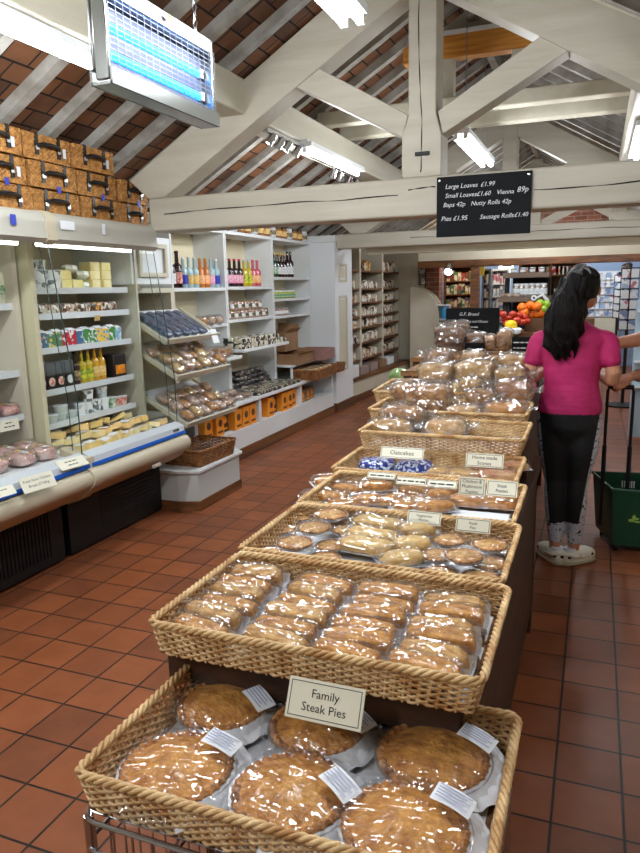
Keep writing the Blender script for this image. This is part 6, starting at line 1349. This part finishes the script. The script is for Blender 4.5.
def helper():
    Y = 4.60; cx = .52
    t = thing('person','person in a beige jacket gripping the handle of the wheeled basket','person',(0,0,0)); beige = mat('beige_jacket', S(190,178,140), .8, bump=.3, bs=10)
    tx, ty = cx, Y+.10
    m = MB(); loft(m,[((tx,ty,.82),(.15,.11)),((tx,ty,.95),(.16,.12)),((tx,ty,1.1),(.16,.12)),((tx,ty,1.30),(.19,.12)),((tx,ty,1.40),(.16,.09)),((tx,ty,1.44),(.06,.06)),((tx,ty,1.52),(.055,.055))])
    hc = Vector((tx,ty-.01,1.62)); m.sell(hc,(.075,.095,.115),1,1,24,16); m.sell(hc+Vector((-.06,0,-.05)),(.05,.05,.05),1,1,12,8); m.sell(hc+Vector((-.092,0,-.02)),(.018,.012,.02),1,1,10,8); m.sell(hc+Vector((0,-.094,-.01)),(.018,.01,.028),1,1,8,8); m.sell(hc+Vector((0,.094,-.01)),(.018,.01,.028),1,1,8,8)
    # lower arm to the trolley handle, upper arm reaching behind the woman
    hd = at(617,381,'Y',4.15); el = Vector((.42,Y-.20,1.00)); sh = Vector((cx-.12,Y-.02,1.34)); d = Vector((-1,.0,-.10)).normalized(); w1 = hd+Vector((.080,.03,.026))
    limb(m,[sh,el,w1],[.056,.044,.028]); hand(m, w1, hd-w1, (0,.25,-1), 1.05, 1.0)
    h2 = at(607,345,'Y',4.30); e2 = at(655,337,'Y',4.40); s2 = Vector((cx-.06,ty-.02,1.34)); w2 = h2+(e2-h2).normalized()*.02
    limb(m,[s2,e2,w2],[.056,.046,.032]); hand(m, w2, h2+Vector((-.1,.02,-.02))-w2, (0,0,-1), .5, 1.0)
    for s in (-1,1): limb(m,[(tx,ty+s*.08,.86),(tx-.02,ty+s*.09,.48),(tx,ty+s*.09,.08)],[.10,.065,.04])
    b = m.build('body', skin, t); remesh(b,.007,4)
    m = MB(); loft(m,[((tx,ty,.84),(.205,.15)),((tx,ty,.95),(.21,.155)),((tx,ty,1.1),(.20,.15)),((tx,ty,1.30),(.21,.15)),((tx,ty,1.41),(.17,.11)),((tx,ty,1.46),(.075,.075))],24)
    limb(m,[sh+Vector((.02,0,0)),sh.lerp(el,.85)],[.078,.066]); limb(m,[s2,s2.lerp(e2,.7)],[.078,.066]); o = m.build('jacket', beige, t); remesh(o,.010,4)
    m = MB(); loft(m,[((tx,ty,.80),(.17,.15)),((tx,ty,.92),(.17,.15))],20)
    for s in (-1,1): limb(m,[(tx,ty+s*.075,.84),(tx-.02,ty+s*.09,.48),(tx,ty+s*.09,.10)],[.118,.088,.072])
    o = m.build('trousers', mat('navy_trousers',S(24,28,44),.8), t); remesh(o,.010,4)
    for s in (-1,1): MB().sell((tx-.03,ty+s*.09,.045),(.13,.048,.045),.7,.7,20,12).build('shoe', blackm, t)
    m = MB(); m.sell(hc+Vector((.012,0,.02)),(.085,.105,.112),1,1,24,14,nz=.01,nf=20); m.build('hair', mat('grey_hair',S(110,100,92),.6,bump=.6,bs=30), t)
    bw = w1.lerp(el,.13); dd = (el-w1).normalized(); u = dd.orthogonal().normalized(); v = dd.cross(u)
    MB().tube([bw+(u*cos(a)+v*sin(a))*.034 for a in [2*pi*i/18 for i in range(18)]],.004,6,closed=True).build('bracelet', silv, t)
    return hd
hd = helper()
# ---- wheeled green shopping basket
gr = mat('basket_green', S(14,66,44), .4, coat=.2)
t = thing('shopping_basket','dark green wheeled shopping basket with black pull handle beside the woman in pink','shopping basket',(0,0,0))
x0, x1, y0, y1, zb, zt = .03, .46, 4.06, 4.46, .04, .37
def wallq(m, A, B_, C_, D_): m.add([A,B_,C_,D_],[(0,1,2,3)])
m = MB(); ix, iy = .035, .04
to = [(.14,4.06),(.47,4.05),(.40,4.47),(.035,4.42)]; cxm, cym = sum(p[0] for p in to)/4, sum(p[1] for p in to)/4; bo = [(cxm+(p[0]-cxm)*.86, cym+(p[1]-cym)*.86) for p in to]; th = .006
def ring(f): return [(a[0]+(b_[0]-a[0])*f, a[1]+(b_[1]-a[1])*f) for a, b_ in zip(bo,to)]
def inset(r_, d): return [(cxm+(x-cxm)*(1-d*5), cym+(y-cym)*(1-d*5)) for x, y in r_]
vs = [(*p,zb) for p in bo]+[(*p,zt) for p in to]+[(*p,zt) for p in inset(to,th)]+[(*p,zb+th) for p in inset(bo,th)]
fs = [(3,2,1,0)]+[(i,(i+1)%4,(i+1)%4+4,i+4) for i in range(4)]+[(4+i,4+(i+1)%4,8+(i+1)%4,8+i) for i in range(4)]+[(8+i,8+(i+1)%4,12+(i+1)%4,12+i) for i in range(4)]+[(12,13,14,15)]
m.add(vs, fs); m.build('basket_body', gr, t, smooth=0, bevel=.008)
m = MB(); m.tube([(*p,zt) for p in to], .010, 8, closed=True); m.build('rim', gr, t)
m = MB()
for k in range(16): u = (k+.5)/16; e0, e1 = (0,1); A = Vector((*to[0],zt-.03)).lerp(Vector((*to[1],zt-.03)),u)+Vector((0,-.000,0)); B_ = Vector((*bo[0],zb+.05)).lerp(Vector((*bo[1],zb+.05)),u); m.beam(A+(B_-A)*.0+Vector((0,.004,0)),B_+Vector((0,-.004,0)),.006,.008,up=(0,1,0))
m.build('rib', gr, t, smooth=0)
hx0, hx1, hz, hy = at(608,388,'Y',4.15).x, at(634,388,'Y',4.15).x, at(620,387,'Y',4.15).z, 4.15
MB().tube([(hx0,hy+.03,.12),(hx0,hy+.02,.5),(hx0,hy,hz-.02),(hx0+.012,hy,hz),(hx1-.012,hy,hz),(hx1,hy,hz-.02),(hx1,hy+.02,.5),(hx1,hy+.03,.12)],.0085,8).build('pull_handle', blackm, t)
MB().tube([(hx0-.001,hy,hz),(hx1+.001,hy,hz)],.013,10).build('handle_grip', blackm, t)
for x in (hx0,hx1): MB().tube([(x,hy+.022,.36),(x,hy+.014,.60)],.012,8).build('handle_sleeve', blackm, t)
for x, y in [(cxm+(p[0]-cxm)*.7, cym+(p[1]-cym)*.7) for p in to]:
    MB().lathe([(0,-.01),(.025,-.01),(.025,.01),(0,.01)],14,M=Matrix.Rotation(pi/2,4,'Y'),c=(x,y,.025)).build('wheel', blackm, t)
m = MB()
for k in range(6): m.box(.20+k*.013,.207+k*.013,4.42,4.428,.29,.33)
m.build('handle_slot', cardw, t, smooth=0)
leafg = mat('print_leaf', S(150,180,80), .5); m = MB()
for k,(dx,dz,a) in enumerate(((0,0,.5),(.022,.012,-.4),(.03,-.006,.2),(.012,.02,1.2))): m.sell((.245+dx,4.066,.20+dz),(.014*abs(cos(a))+.004,.001,.014*abs(sin(a))+.003),1,1,8,6)
m.build('leaf_print', leafg, t); 
# ================================================================= LIGHT
LK = 3.0
def area(name, loc, sx, sy, e, col=(.9,.95,1), rot=(0,0,0)):
    l = bpy.data.lights.new(name, 'AREA'); l.shape = 'RECTANGLE'; l.size = sx; l.size_y = sy; l.energy = e; l.color = col
    o = bpy.data.objects.new(name, l); COL.objects.link(o); o.location = loc; o.rotation_euler = rot; return o
def point(name, loc, e, col=(1,1,1), r=.05):
    l = bpy.data.lights.new(name, 'POINT'); l.energy = e; l.color = col; l.shadow_soft_size = r
    o = bpy.data.objects.new(name, l); COL.objects.link(o); o.location = loc; return o
w = bpy.data.worlds.new('world'); SC.world = w; w.use_nodes = True
w.node_tree.nodes['Background'].inputs[0].default_value = (.6,.7,.8,1); w.node_tree.nodes['Background'].inputs[1].default_value = .3
SC.view_settings.view_transform = 'Standard'; SC.view_settings.look = 'None'; SC.view_settings.gamma = 1; SC.view_settings.exposure = .28
SC.cycles.max_bounces = 6; SC.cycles.transparent_max_bounces = 16; SC.cycles.caustics_reflective = False; SC.cycles.caustics_refractive = False
SC.cycles.sample_clamp_indirect = 4; SC.cycles.use_denoising = True
for x, y0, y1, e in ((-2.10,1.35,2.8,13),(-1.98,4.82,6.05,14),(-.93,1.58,2.8,13),(-.90,4.95,6.2,12),(.245,5.2,6.5,9),(-.93,8.9,10.1,14),(-.93,-1.2,.1,12),(.25,1.0,2.3,8),(-2.1,-.9,.4,10)):
    for k in range(3): point('tube_glow', (x, y0+(y1-y0)*(k+.5)/3, 2.42), e*LK/3, (.92,.96,1), .05)
for x, y, e, c in ((-.9,12.6,16,(.85,.92,1)),(.6,11.8,14,(.85,.92,1)),(-2.0,12.0,8,(1,.85,.65)),(.2,9.2,8,(.95,.95,1))):  # fill points added to lift the brightness of the back room
    point('back_room_fill', (x,y,2.25), e*LK, c, .15)
